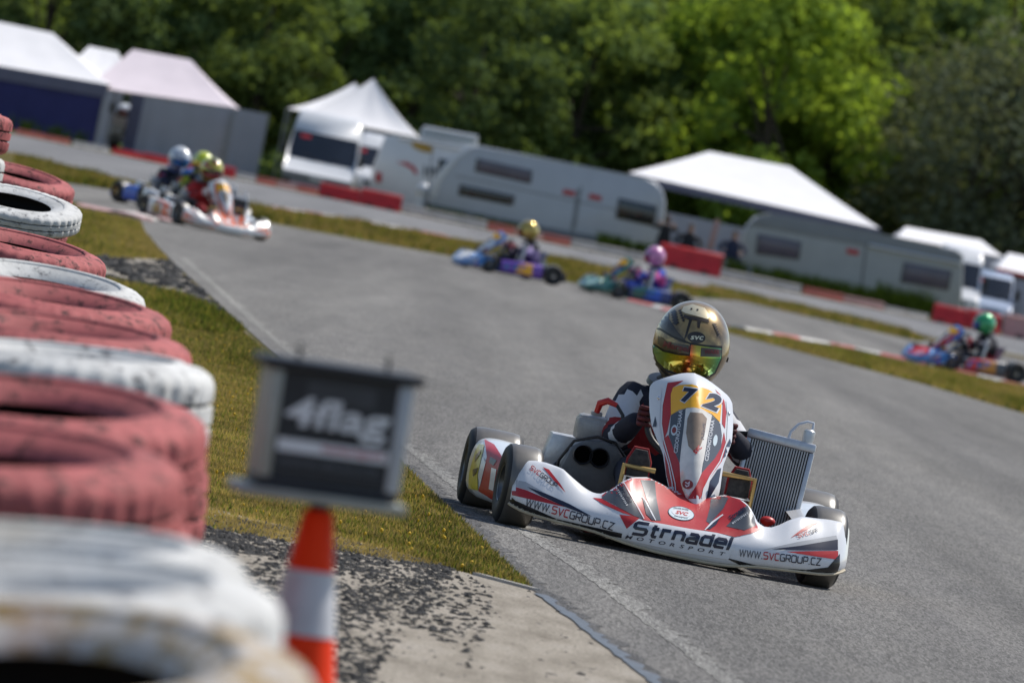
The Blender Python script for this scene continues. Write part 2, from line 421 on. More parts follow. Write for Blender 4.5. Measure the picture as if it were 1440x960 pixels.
# flush red and white kerbs: every painted block a piece of its own
kred = M('faded red kerb paint', (.46, .12, .11), .7, var=.3, vs=8, dirt=((.25, .22, .2), 6, .62))
kwhite = M('faded white kerb paint', (.60, .58, .55), .7, var=.2, vs=8, dirt=((.3, .28, .26), 6, .62))
kpink = M('washed out pink kerb paint', (.45, .27, .26), .75, var=.3, vs=4, dirt=((.3, .28, .27), 3, .55))
def kerb(name, px, width, nb, cols, side=1):
    root = bpy.data.objects.new(name, None); C.objects.link(root); tag(root, kind='structure')
    pts = [G(*p) for p in px]; L = [0]
    for i in range(1, len(pts)): L.append(L[-1] + (pts[i] - pts[i - 1]).length)
    def at(u):
        u *= L[-1]
        return Vector((np.interp(u, L, [p.x for p in pts]), np.interp(u, L, [p.y for p in pts]), 0))
    for k in range(nb):
        a, c = at(k / nb + .0005), at((k + 1) / nb - .0005); d = (c - a).normalized(); n = Vector((-d.y, d.x, 0)) * side
        bb = B()
        prof = [(0, 0), (0, .02), (width * .3, .045), (width * .75, .05), (width, .01), (width, 0)]
        r0 = [bb.bm.verts.new(a + n * w + Vector((0, 0, h))) for w, h in prof]; r1 = [bb.bm.verts.new(c + n * w + Vector((0, 0, h))) for w, h in prof]
        for i in range(5): bb._face([r0[i], r0[i + 1], r1[i + 1], r1[i]])
        bb._face(r0); bb._face(r1)
        bb.build('kerb_block', cols[k % len(cols)], root)
kerb('kerb', [(905, 428), (940, 436), (1020, 459), (1100, 473), (1200, 491), (1330, 519), (1440, 545), (1475, 553)], .30, 17, [kred, kwhite], -1)
kerb('kerb', [(104, 290), (150, 299), (200, 310), (255, 312)], .5, 6, [kpink, kpink, kwhite])
kerb('kerb', [(330, 285), (420, 297), (500, 310), (600, 328)], .6, 8, [kwhite, kred], -1)
kerb('kerb', [(940, 396), (1000, 408), (1060, 418)], .6, 4, [kred, kwhite], -1)

# ---------- grass blades, flowers, rubber crumbs (nobody could count them)
def sample_px(poly, n):
    poly = np.array(poly, float); x0, y0 = poly.min(0); x1, y1 = poly.max(0); out = np.zeros((0, 2))
    while len(out) < n:
        p = rng.uniform((x0, y0), (x1, y1), (n * 2, 2)); ins = np.zeros(len(p), bool); j = len(poly) - 1
        for i in range(len(poly)):
            xi, yi = poly[i]; xj, yj = poly[j]
            c = ((yi > p[:, 1]) != (yj > p[:, 1])) & (p[:, 0] < (xj - xi) * (p[:, 1] - yi) / (yj - yi + 1e-12) + xi)
            ins ^= c; j = i
        out = np.vstack([out, p[ins]])
    return out[:n]
def g_np(p):
    x = (p[:, 0] - 720) / FPX; y = (p[:, 1] - 480) / FPX
    d = np.array(vF)[None] + x[:, None] * np.array(vR)[None] - y[:, None] * np.array(vU)[None]
    t = -EYE / d[:, 2]; return np.array(vO)[None] + d * t[:, None]
def fast_mesh(name, co, nper, mats, mi=None):
    me = bpy.data.meshes.new(name); n = len(co); nf = n // nper
    me.vertices.add(n); me.vertices.foreach_set('co', co.astype(np.float32).ravel())
    me.loops.add(n); me.loops.foreach_set('vertex_index', np.arange(n, dtype=np.int32))
    me.polygons.add(nf); me.polygons.foreach_set('loop_start', np.arange(0, n, nper, dtype=np.int32))
    for m in mats: me.materials.append(m)
    if mi is not None: me.polygons.foreach_set('material_index', mi.astype(np.int32))
    me.update(calc_edges=True); return me
def leafy(name, col, trans=.4, rough=.7, hue=0.0):
    m, t, bs = nt_new(name); t.nodes.remove(bs); out = t.nodes['Material Output']
    d = t.nodes.new('ShaderNodeBsdfDiffuse'); tr = t.nodes.new('ShaderNodeBsdfTranslucent'); mx = t.nodes.new('ShaderNodeMixShader')
    oi = t.nodes.new('ShaderNodeObjectInfo')
    n = noise(t, 2.5, 3, .6, coords(t)); r = ramp(t, n.outputs[0], [(.3, tuple(c * .65 for c in col)), (.7, tuple(c * 1.3 for c in col))])
    hs = t.nodes.new('ShaderNodeHueSaturation'); hs.inputs['Saturation'].default_value = 1
    mr = t.nodes.new('ShaderNodeMapRange'); mr.inputs[3].default_value = .75; mr.inputs[4].default_value = 1.25
    t.links.new(oi.outputs['Random'], mr.inputs[0]); t.links.new(mr.outputs[0], hs.inputs['Value'])
    t.links.new(r.outputs[0], hs.inputs['Color'])
    mixy = mixc(t, 1.0, hs.outputs[0], (1.25, 1.2, .55), 'MULTIPLY')
    t.links.new(hs.outputs[0], d.inputs[0]); t.links.new(mixy, tr.inputs[0]); mx.inputs[0].default_value = trans
    t.links.new(d.outputs[0], mx.inputs[1]); t.links.new(tr.outputs[0], mx.inputs[2]); t.links.new(mx.outputs[0], out.inputs[0])
    return m
g_straw = leafy('straw blade', (.34, .255, .13), .45); g_green = leafy('green blade', (.115, .165, .032), .5)
g_yel = leafy('olive blade', (.195, .17, .055), .5); g_dark = leafy('dark green blade', (.048, .060, .022), .35)
def patchy(p, sc, seed):
    r = np.random.default_rng(seed); v = np.zeros(len(p))
    for k in range(6):
        a = r.uniform(0, 2 * pi); f = sc * r.uniform(.6, 2.2); v += np.sin((p[:, 0] * 4 * cos(a) + p[:, 1] * .35 * sin(a)) * f + r.uniform(0, 6.3))
    return v / 6
def grass(name, label, poly, n, h0, h1, w, probs, wts=None):
    p = g_np(sample_px(poly, n)); n = len(p)
    pv = patchy(p, 1.0, len(name)); h = rng.uniform(h0, h1, n) * (1 + .5 * pv)
    az = rng.uniform(0, 2 * pi, n); lean = rng.uniform(.1, .75, n) * h
    side = np.stack([np.cos(az), np.sin(az), np.zeros(n)], 1) * (w * rng.uniform(.6, 1.4, n))[:, None]
    az2 = rng.uniform(0, 2 * pi, n)
    tip = p + np.stack([np.cos(az2) * lean, np.sin(az2) * lean, h], 1)
    p[:, 2] = -.004
    co = np.stack([p - side, p + side, tip], 1).reshape(-1, 3)
    q = rng.uniform(0, 1, n) * .9 + .05 + pv * .42
    mi = np.clip(np.searchsorted(np.cumsum(probs), np.clip(q, 0, .999)), 0, 3)
    o = link(name, fast_mesh(name, co, 3, [g_straw, g_yel, g_green, g_dark], mi)); tag(o, label, 'grass', kind='stuff'); return o
NEARG = [(120, 405), (250, 420), (300, 428), (345, 470), (385, 505), (450, 556), (510, 604), (570, 658), (610, 697), (650, 735), (690, 775), (722, 806), (748, 829), (700, 818), (640, 803), (580, 784), (500, 762), (430, 748), (330, 724), (250, 700), (120, 670)]
grass('verge_grass', 'dry yellow and green grass verge between the tyre wall and the track edge', NEARG, 270000, .004, .024, .0032, (.48, .20, .13, .19))
grass('shoulder_grass', 'thin straw coloured grass dying out into the crumbs of rubber', [(250, 700), (330, 722), (430, 742), (560, 772), (640, 800), (560, 790), (430, 768), (300, 745), (250, 730)], 9000, .004, .02, .003, (.8, .15, .05, 0))
grass('inner_grass', 'dry grass wedge left of the track behind the dirt patch', [(20, 260), (110, 292), (196, 311), (206, 330), (236, 366), (120, 362), (20, 350)], 26000, .01, .05, .008, (.5, .3, .15, .05))
grass('inner_grass', 'dry grass between the dirt patch and the bend', [(150, 392), (250, 412), (300, 432), (345, 466), (300, 470), (150, 440)], 12000, .01, .045, .006, (.3, .35, .25, .1))
grass('infield_grass', 'long dry grass strip between the track and the outer road', [(20, 218), (150, 251), (330, 287), (500, 312), (660, 342), (800, 366), (960, 402), (1100, 428), (930, 415), (850, 405), (790, 393), (640, 360), (500, 334), (360, 308), (230, 279), (20, 247)], 42000, .03, .14, .02, (.45, .33, .17, .05))
grass('infield_grass', 'sunlit grass tip between the two legs of the track', [(1016, 463), (1100, 477), (1200, 496), (1330, 524), (1445, 547), (1445, 582), (1300, 540), (1150, 501)], 32000, .02, .085, .01, (.4, .35, .2, .05))
grass('infield_grass', 'dry grass strip above the rear leg of the track at the right', [(1000, 402), (1100, 424), (1270, 463), (1310, 478), (1290, 480), (1100, 437), (980, 410)], 9000, .03, .12, .02, (.45, .33, .17, .05))
flm = M('dandelion yellow', (.75, .45, .01), .7, var=.2)
fb = B()
for p in g_np(sample_px(NEARG, 240)):
    c = Vector(p) + Vector((0, 0, random.uniform(.008, .026))); r = random.uniform(.003, .0065)
    fb.lathe([(0, -.004), (r * .8, 0), (r, .004), (r * .5, .009), (0, .010)], 7, Matrix.Translation(c) @ Matrix.Rotation(random.uniform(-.6, .6), 4, 'X'))
tag(fb.build('dandelion_flowers', flm), 'small yellow dandelion heads dotted through the grass verge', 'flowers', kind='stuff')
crm = M('rubber crumb', (.022, .022, .023), .85, var=.5, vs=30, bmp=.3)
stm = M('pale grit', (.30, .27, .23), .9, var=.3, vs=30)
def crumbs(name, label, spec, mats):
    co = []; fi = []; mi = []
    ico = bmesh.new(); bmesh.ops.create_icosphere(ico, subdivisions=1, radius=1); iv = np.array([v.co[:] for v in ico.verts]); fc = [[v.index for v in f.verts] for f in ico.faces]; ico.free()
    base = 0
    for poly, n, r0, r1, m in spec:
        pts = g_np(sample_px(poly, n)); cl = patchy(pts, 3.4, n)
        for k in range(n):
            if m == 0 and cl[k] < -.06 + random.uniform(-.3, .25): continue
            r = r0 + (r1 - r0) * random.random() ** 3
            a = random.uniform(0, pi); v = iv * np.array([r * random.uniform(.7, 1.8), r * random.uniform(.6, 1.2), r * random.uniform(.55, 1.0)]) * rng.uniform(.65, 1.3, (12, 1))
            x = v[:, 0] * cos(a * .3) - v[:, 1] * sin(a * .3); y = v[:, 0] * sin(a * .3) + v[:, 1] * cos(a * .3)
            co.append(np.stack([x, y, v[:, 2]], 1) + pts[k] + np.array([0, 0, r * .12]))
            fi += [[i + base for i in f] for f in fc]; mi += [m] * len(fc); base += 12
    me = bpy.data.meshes.new(name); me.from_pydata(np.vstack(co).tolist(), [], fi)
    for q in mats: me.materials.append(q)
    me.polygons.foreach_set('material_index', mi); o = link(name, me); tag(o, label, 'rubber crumbs', kind='stuff')
DEN = [(262, 730), (300, 722), (430, 745), (560, 775), (640, 800), (610, 850), (560, 900), (520, 960), (262, 960)]
MID = [(470, 755), (640, 802), (700, 830), (680, 900), (620, 965), (470, 965)]
SPA = [(560, 790), (745, 826), (900, 945), (900, 965), (500, 965)]
crumbs('rubber_crumbs', 'black crumbs of tyre rubber strewn over the sandy concrete shoulder',
       [(DEN, 19000, .0015, .0115, 0), ([(262, 726), (430, 744), (640, 800), (600, 830), (430, 790), (262, 770)], 11000, .0015, .011, 0), (MID, 4600, .0012, .0125, 0), (SPA, 420, .0015, .010, 0), (SPA, 260, .002, .007, 1), (DEN, 900, .002, .009, 1)], [crm, stm])
crumbs('rubber_crumbs', 'dark clods and grit on the bare dirt patch by the bend', [([(130, 364), (236, 368), (262, 394), (330, 452), (250, 412), (200, 402), (150, 394)], 1500, .01, .05, 0), ([(130, 364), (236, 368), (300, 432), (200, 402)], 500, .006, .03, 1)], [crm, stm])
crumbs('marbles', 'loose bits of rubber lying on the asphalt', [([(560, 640), (900, 930), (1400, 930), (1400, 700), (1250, 640), (620, 560)], 130, .002, .006, 0)], [crm, stm])

# ================================================================= TYRE WALL
def worn_paint(name, col, under, cut, wear2):
    m, t, bs = nt_new(name); v = coords(t)
    oi = t.nodes.new('ShaderNodeObjectInfo'); ad = t.nodes.new('ShaderNodeVectorMath'); ad.operation = 'ADD'
    t.links.new(v, ad.inputs[0]); t.links.new(oi.outputs['Location'], ad.inputs[1]); v = ad.outputs[0]
    n1 = noise(t, 5, 5, .7, v); n2 = noise(t, 26, 6, .75, v); n3 = noise(t, 2.2, 4, .6, v)
    r1 = ramp(t, n1.outputs[0], [(.3, tuple(c * .72 for c in col)), (.7, tuple(min(1, c * 1.18) for c in col))])
    r2 = ramp(t, n2.outputs[0], [(cut, (0, 0, 0)), (cut + .1, (1, 1, 1))]); r3 = ramp(t, n3.outputs[0], [(.60, (0, 0, 0)), (.74, (.6, .6, .6))])
    c = mixc(t, r2.outputs[0], r1.outputs[0], under); c = mixc(t, r3.outputs[0], c, wear2)
    t.links.new(c, bs.inputs['Base Color']); bs.inputs['Roughness'].default_value = .75; bs.inputs['Specular IOR Level'].default_value = .25
    bump(t, bs, n2.outputs[0], .35, .006); return m
tw_red = worn_paint('faded red tyre paint', (.43, .120, .118), (.085, .035, .035), .52, (.26, .085, .08))
tw_white = worn_paint('chalky white tyre paint', (.60, .60, .585), (.17, .17, .175), .55, (.40, .35, .27))
tw_rust = worn_paint('white tyre paint with rusty moss', (.52, .49, .46), (.30, .20, .07), .46, (.42, .20, .14))
tw_in = M('tyre inside', (.012, .012, .013), .8, var=.4)
def tyre_mesh(name, paint, seed):
    r = random.Random(seed); b = B(); R, w, ri = .30, .092, .165
    prof = [(ri, -w * .62), (ri + .012, -w * .80), (ri + .05, -w * .98), (R - .085, -w * 1.0), (R - .080, -w * 1.05), (R - .066, -w * 1.05), (R - .060, -w), (R - .026, -w * .93), (R - .008, -w * .80), (R, -w * .62),
            (R, -w * .30), (R - .010, -w * .27), (R - .010, -w * .20), (R, -w * .17), (R + .001, w * .17), (R - .010, w * .20), (R - .010, w * .27), (R, w * .30),
            (R, w * .62), (R - .008, w * .80), (R - .026, w * .93), (R - .060, w), (R - .066, w * 1.05), (R - .080, w * 1.05), (R - .085, w * 1.0), (ri + .05, w * .98), (ri + .012, w * .80), (ri, w * .62)]
    ph = [r.uniform(0, 6) for _ in range(4)]
    def mod(j, k):
        a = 2 * pi * k / 120
        q = .010 * sin(2 * a + ph[0]) + .006 * sin(3 * a + ph[1]) + .003 * sin(5 * a + ph[2])
        if 7 <= j <= 20 and k % 3 == (1 if j < 14 else 2) and j not in (11, 12, 15, 16): q -= .026
        return q
    b.lathe(prof, 120, None, 0, mod=None if False else mod, closed=False)
    bm = b.bm
    for f in list(bm.faces):
        if len(f.verts) > 8: bm.faces.remove(f)
    Rm = R - .004
    for f in bm.faces:
        c = f.calc_center_median(); rr = sqrt(c.x * c.x + c.y * c.y)
        if R * .9 < rr and .20 * w < abs(c.z) < .27 * w: f.material_index = 1
    # dark inner liner
    lp = [(ri, -w * .62), (ri + .06, -w * .72), (R - .05, -w * .7), (R - .035, 0), (R - .05, w * .7), (ri + .06, w * .72), (ri, w * .62)]
    b.lathe(lp, 120, None, 1, mod=lambda j, k: mod(0, k)); 
    for f in list(bm.faces):
        if len(f.verts) > 8: bm.faces.remove(f)
    return b.mesh(name, [paint, tw_in], smooth=50)
TM = {'r': [tyre_mesh('red tyre', tw_red, s) for s in (1, 2, 3)], 'w': [tyre_mesh('white tyre', tw_white, s) for s in (4, 5)], 'k': [tyre_mesh('rusty tyre', tw_rust, 9)]}
CN = {'r': 'faded red', 'w': 'chalky white', 'k': 'white, moss stained'}
# D, (px,py) of the far edge of the top face, (px,py) of the right edge, tilt towards the camera, colours downwards, label of the top tyre
STK = [   # distance, right corner of the top face in the photograph, tilt to the camera, lean to the left, colours downwards, label of the top tyre, short name of its stack
 (7.7, (452, 952), 9, 10, 'krw', 'white tyre with yellow moss stains in the bottom left corner of the picture', 'moss stained white tyre at the bottom'),
 (8.6, (404, 842), 3, 9, 'wrw', 'blurred white tyre left of the lower half of the cone', 'white tyre left of the cone'),
 (9.7, (350, 790), 3, 9, 'wwr', 'blurred white tyre just below the red tyre with the rust spot', 'white tyre below the rust spot'),
 (11.1, (262, 664), 6, 7, 'rrwr', 'faded red tyre with a rust spot on its shoulder, level with the timing box foot', 'red tyre with the rust spot'),
 (12.9, (296, 598), 7, 6, 'rrwr', 'faded red tyre showing a dark slit of its hole, left of the timing box', 'red tyre showing a dark slit'),
 (15.2, (306, 527), 2, 6, 'wrrw', 'white ribbed tyre left of the top of the timing box', 'white tyre left of the box top'),
 (17.3, (270, 496), 4, 3, 'rrwr', 'faded red tyre directly behind the white ribbed tyre', 'red tyre behind the white ribbed one'),
 (19.8, (241, 454), 5, 1, 'rrwr', 'faded red tyre in front of the white tyre by the dirt patch', 'red tyre before the dirt patch'),
 (23.0, (208, 424), 6, 0, 'wrrw', 'white tyre beside the near end of the dirt patch', 'white tyre beside the dirt patch'),
 (27.0, (151, 374), 6, -2, 'rwrr', 'small faded red tyre beside the far end of the dirt patch', 'small red tyre by the dirt patch'),
 (33.0, (117, 301), 11, 0, 'wrrw', 'white tyre with a large dark hole lying tilted on the stack', 'tilted white tyre with dark hole'),
 (40.0, (106, 269), 8, -4, 'rrwr', 'farthest low red tyre at the top of the row of stacks', 'farthest low red tyre'),
]
for si, (D, rp, tilt, ln, cols, lab, short) in enumerate(STK):
    ta = radians(tilt); la = radians(ln); R = .30; w2 = .184
    rot = RY(-la) @ RX(ta); axis = (rot @ Vector((0, 0, 1))); xa = rot @ Vector((1, 0, 0))
    ctr = P(*rp, D) - xa * R
    k = 0
    while True:
        c = ctr - axis * (w2 * (k + .42)) + Vector((random.uniform(-.02, .02) if k else 0, 0, 0))
        if c.z < .11 and k: break
        ch = cols[k % len(cols)]
        o = link('barrier_tyre', random.choice(TM[ch]))
        o.location = c; o.rotation_euler = (rot @ RY(random.uniform(-.015, .015)) @ RZ(random.uniform(0, 6))).to_euler()
        names = ['second', 'third', 'fourth', 'fifth', 'sixth', 'seventh']
        if k == 0 and D == 33.0: o.scale = (1, 1, .55); o.location = c + axis * .035
        tag(o, lab if k == 0 else '%s tyre %s in the stack under the %s' % (CN[ch].split(',')[0], names[k - 1], short), 'tyre', 'painted tyres stacked as a trackside barrier')
        k += 1
for k, (ch, lab) in enumerate((('r', 'red tyre on top of the tall stack cut off by the left edge'), ('w', 'white tyre in the tall stack cut off by the left edge'), ('r', 'red tyre low in the tall stack cut off by the left edge'), ('w', 'white tyre at the foot of the tall stack at the left edge'), ('r', 'bottom red tyre of the tall stack at the left edge'))):
    e = P(14, 192, 36.0); o = link('barrier_tyre', random.choice(TM[ch])); o.location = (e.x - .3, 36, 1.06 - .19 * k - .09)
    o.rotation_euler = (0, random.uniform(-.03, .03), k); tag(o, lab, 'tyre', 'painted tyres stacked as a trackside barrier')

# ================================================================= CONE AND TIMING BOX
cone_red = M('fluorescent red cone plastic', (.98, .050, .006), .55, spec=.15, var=.12, vs=8, dirt=((.35, .05, .03), 12, .66))
cone_white = M('reflective white sleeve', (.62, .62, .66), .35, var=.15, vs=14)
D = 11.4; KS = .82; lean = radians(-3.2)
top = P(449, 716, D)
lm = Matrix.Translation(top) @ Matrix.Rotation(lean, 4, 'Y')
hgt = top.z / cos(lean) / KS
ct = thing('traffic_cone', 'red and white striped traffic cone carrying the black timing box', 'traffic cone', (top.x - hgt * KS * sin(lean), D, 0), 0); ct.rotation_euler = (0, lean, 0); ct.scale = (KS,) * 3
bb = B(); rr = lambda d: .026 + d * .150
prof = [(0, hgt), (.020, hgt), (rr(0), hgt - .004)] + [(rr(d), hgt - d) for d in np.linspace(.02, hgt - .03, 14)]
bb.lathe(prof + [(rr(hgt), .03)], 40); bb.build('body', cone_red, ct)
for (d0, d1) in ((.108, .222), (.33, .43)):
    if hgt - d1 > .03:
        bb = B(); bb.lathe([(rr(d) + .0018, hgt - d) for d in np.linspace(d0, d1, 6)], 40, closed=False)
        for f in list(bb.bm.faces):
            if len(f.verts) > 6: bb.bm.faces.remove(f)
        bb.build('reflective_sleeve', cone_white, ct)
bb = B(); bb.box(-.17, .17, -.17, .17, 0, .03, .012); bb.build('base', cone_red, ct)
tb_black = M('black box print', (.016, .018, .024), .5, var=.25, vs=20)
tb_case = M('pale box casing', (.36, .37, .33), .5, var=.2, vs=12)
tb_side = M('pale blue casing side', (.48, .52, .56), .45, var=.2, vs=12)
tb_txt = M('white box lettering', (.80, .83, .86), .5, var=.1); tb_red = M('red box lettering', (.50, .06, .10), .5, var=.2)
tb_grey = M('dark grey print', (.055, .06, .07), .5, var=.3)
tx = thing('timing_box', 'black trackside timing box with white lettering on top of the cone', 'timing box', top, 0)
tx.rotation_euler = (0, lean, radians(9)); tx.scale = (KS,) * 3
bw, bh = .262, .252
bb = B(); bb.box(-bw / 2 + .012, bw / 2 - .012, -.06, .10, .035, bh - .012, .006); bb.build('case', tb_case, tx)
bb = B(); bb.box(-bw / 2 - .012, bw / 2 + .012, -.082, .12, bh - .012, bh + .006, .004); bb.build('lid', tb_black, tx)
bb = B(); bb.box(-bw / 2 - .026, bw / 2 + .012, -.085, .12, .012, .030, .004); bb.build('base_plate', tb_case, tx, )
bb = B(); bb.box(-bw / 2 + .002, bw / 2 - .006, -.075, .10, .030, .048, .006); bb.build('foot', tb_black, tx)
bb = B(); bb.box(bw / 2 - .030, bw / 2 - .004, -.074, .10, .048, bh - .013, .004); bb.build('side_frame', tb_side, tx)
bb = B(); bb.box(-bw / 2 + .004, -bw / 2 + .026, -.074, .10, .048, bh - .013, .004); bb.build('side_frame', tb_case, tx)
bb = B(); bb.box(-bw / 2 + .026, bw / 2 - .030, -.069, -.061, .049, bh - .014); fp = bb.build('front_panel', tb_black, tx)
for x in (-.075, .085):
    bb = B(); bb.tube([(x, 0, bh), (x, 0, bh + .035)], .004, 8); bb.build('pin', tb_black, tx)
bb = B(); bb.tube([(0, 0, -.03), (0, 0, .014)], .017, 16); bb.build('peg', tb_black, tx)
def flat_text(polys, w, h0, x0, z0, width, height, y, mat, name, parent, shear=0.0):
    b = B()
    for p in polys:
        vs = [b.bm.verts.new((x0 + (v.x + shear * v.y) * width / w, y, z0 + v.y * height / h0)) for v in p]
        b._face(vs)
    return b.build(name, mat, parent, recalc=False)
p_, w_, h_ = font_text('4flag', .022); flat_text(p_, w_, h_, -.098, .128, .185, .068, -.0705, tb_txt, 'lettering', fp, .10)
bb = B(); bb.box(-.100, .098, -.0702, -.069, .098, .120); bb.build('stripe', tb_txt, fp)
p_, w_, h_ = font_text('motorsport', .03); flat_text(p_, w_, h_, -.020, .101, .112, .015, -.0712, tb_red, 'lettering', fp)
bb = B(); bb.box(-.060, .062, -.0702, -.069, .190, .226); bb.build('sticker', tb_grey, fp)
p_, w_, h_ = font_text('WWW.4FLAG.CZ', .02); flat_text(p_, w_, h_, -.096, .074, .18, .013, -.0705, M('dim box lettering', (.10, .11, .13), .5), 'lettering', fp)

# ================================================================= KART
KR = {}        # role -> material of the main kart
KR.update(body=white_paint, g1=red_paint, g2=navy, g3=slate, g4=black_film, g5=ltgrey, plate=yellow, lip=cream, rubber=rubber, tread=tread, rim=darkalloy, frame=framepaint,
          alloy=alloy, dalloy=darkalloy, black=blackplastic, seat=greyplastic, brass=brass, chrome=chrome, txtdark=navy, txtred=red_paint, pod1=red_paint)
KR['pody'] = M('yellow pod film', (.62, .52, .06), .35, var=.15, coat=.3)
KR['engine'] = M('grey airbox plastic', (.105, .108, .110), .5, var=.25, vs=14, bmp=.08)
KR['core'] = M('radiator core', (.045, .043, .042), .6, 0, var=.3); KR['fin'] = M('radiator fin', (.50, .485, .46), .4, .3, var=.15)
KR['ridge'] = M('bronze tinted screen ridge', (.84, .80, .72), .10, .15, var=.25, vs=7, coat=1.0)
KR['hose'] = M('milky hose', (.62, .66, .72), .3, var=.1); KR['hole'] = M('intake shade black', (.003, .003, .003), 1.0, spec=0.0); KR['head'] = M('grey cylinder head', (.34, .34, .335), .45, .4, var=.25, vs=20); KR['cap'] = alloy; KR['badge'] = M('red badge', (.28, .04, .035), .3, var=.4, vs=60)
KR['sticker'] = M('pale blue sticker', (.62, .72, .76), .3, var=.1); KR['redcap'] = M('red rubber cap', (.50, .02, .015), .4, var=.2)
KR['tray'] = blackplastic; KR['podb'] = white_paint; KR['rearb'] = white_paint
KPARTS = []     # (name, mesh, roles, parent index, lettering?)
YAW = radians(4.6)
K0 = G(945, 790); KO = K0 - Vector((-sin(YAW), cos(YAW), 0)) * (-0.86)
KM = Matrix.Translation(KO) @ Matrix.Rotation(YAW, 4, 'Z'); KMI = KM.inverted()
def kp(name, b, roles, parent=None, text=False, **k):
    roles = roles if isinstance(roles, list) else [roles]
    me = b if isinstance(b, bpy.types.Mesh) else b.mesh(name, [KR[r] for r in roles], **k)
    KPARTS.append((name, me, roles, parent, text)); return len(KPARTS) - 1

# --- front fairing
fx = [-.66, -.62, -.605, -.58, -.54, -.50, -.45, -.43, -.39, -.35, -.32, -.29, -.25, -.22, -.18, -.12, -.06, 0, .06, .12, .16, .20, .235, .26, .285, .31, .34, .37, .40, .44, .50, .54, .58, .605, .62, .66]
fzt = [.18, .208, .230, .242, .246, .246, .240, .236, .212, .190, .178, .176, .200, .235, .258, .266, .250, .232, .226, .236, .256, .258, .250, .228, .192, .178, .180, .196, .218, .238, .242, .246, .246, .240, .222, .19]
fzb = [.10, .085, .08, .073, .067, .064, .061, .060, .058, .056, .054, .052, .047, .042, .036, .030, .026, .025, .024, .024, .025, .028, .032, .036, .040, .043, .046, .048, .050, .053, .057, .060, .068, .078, .085, .10]
fyf = [-.62, -.69, -.715, -.735, -.755, -.775, -.790, -.796, -.806, -.815, -.822, -.828, -.838, -.845, -.852, -.858, -.86, -.861, -.861, -.86, -.857, -.85, -.845, -.84, -.834, -.829, -.824, -.818, -.811, -.797, -.775, -.755, -.735, -.715, -.69, -.62]
fL = lambda x: .085 + .20 * exp(-((abs(x - .02) / .20) ** 4)) + .03 * exp(-(((abs(x) - .5) / .08) ** 2))
fm = lambda x: .118 + .022 * (abs(x) / .6) ** 2
def fair(u, v):
    x = fx[0] + (fx[-1] - fx[0]) * u
    s = .5 - .5 * cos(pi * u); x = .62 * (2 * (.35 * s + .65 * u) - 1)
    zt, zb, yf = interp(fx, fzt, x), interp(fx, fzb, x), interp(fx, fyf, x); L = fL(x); zm = min(fm(x), zb + (zt - zb) * .6)
    keys = [(0, (yf + .10, zb + .004)), (.06, (yf + .035, zb - .002)), (.12, (yf + .006, zb + .006)), (.28, (yf - .004, zb + (zm - zb) * .55)), (.42, (yf + .008, zm)), (.62, (yf + L * .5, zm + (zt - zm) * .55)), (.84, (yf + L, zt)), (.90, (yf + L + .02, zt + .006)), (.95, (yf + L + .045, zt - .002)), (1, (yf + L + .08, zt - .05))]
    y, z = catmull(keys, v)
    if x > .42: x += (x - .42) * .10
    if x < -.42: x -= (x + .42) * .11
    if abs(x) > .58:
        q = (abs(x) - .58) / .04; y += .02 * q * q
    return (x, y, z)
b = B(); b.grid(fair, 96, 30); i_fair = kp('front_fairing', b, 'body', recalc=True, smooth=60)
b = B(); lipn = 60; b.tube([tuple(Vector(fair(i / lipn, .10)) + Vector((0, -.004, -.004))) for i in range(lipn + 1)], .0055, 6); kp('edge_trim', b, 'lip', i_fair)
b = B()
for x in (-.3, 0, .3): b.tube([(x, -.80, .075), (x, -.6, .075)], .010, 8)
b.tube([(-.42, -.66, .11), (-.36, -.72, .11), (.36, -.72, .11), (.42, -.66, .11)], .010, 8)
for x in (-.26, .26): b.tube([(x, -.72, .11), (x, -.70, .06), (x, -.5, .045)], .010, 8)
kp('front_bumper', b, 'chrome')

# --- steering fairing
sz = [.205, .24, .28, .31, .36, .40, .45, .50, .55, .585, .605, .625, .645, .658, .664]
shw = [.030, .090, .100, .104, .112, .130, .150, .156, .157, .154, .140, .106, .066, .034, .004]
def sfair(u, v):
    z = .205 + (.664 - .205) * (1 - (1 - v) ** 1.25); hw = interp(sz, shw, z); t = (z - .205) / .459
    s = 2 * u - 1; cx = .070 - .062 * t
    yc = -.60 + .34 * t ** 1.2
    d = .16 * abs(s) ** 1.7 * (hw / .157) ** 1.2
    ridge = .030 * exp(-(s * hw / .042) ** 2) * (1 - .5 * t)
    if t > .9: yc += .05 * ((t - .9) / .1) ** 2
    return (cx + hw * s, yc + d - ridge, z + .02 * t * (s * .0))
b = B(); b.grid(sfair, 40, 44); i_sf = kp('steering_fairing', b, 'body', smooth=60)
b = B(); b.tube([(-.02, -.12, .50), (-.05, -.25, .50)], .008); b.tube([(.10, -.12, .50), (.10, -.25, .50)], .008); b.tube([(.05, -.15, .40), (.05, -.45, .22)], .010); kp('fairing_stay', b, 'chrome')

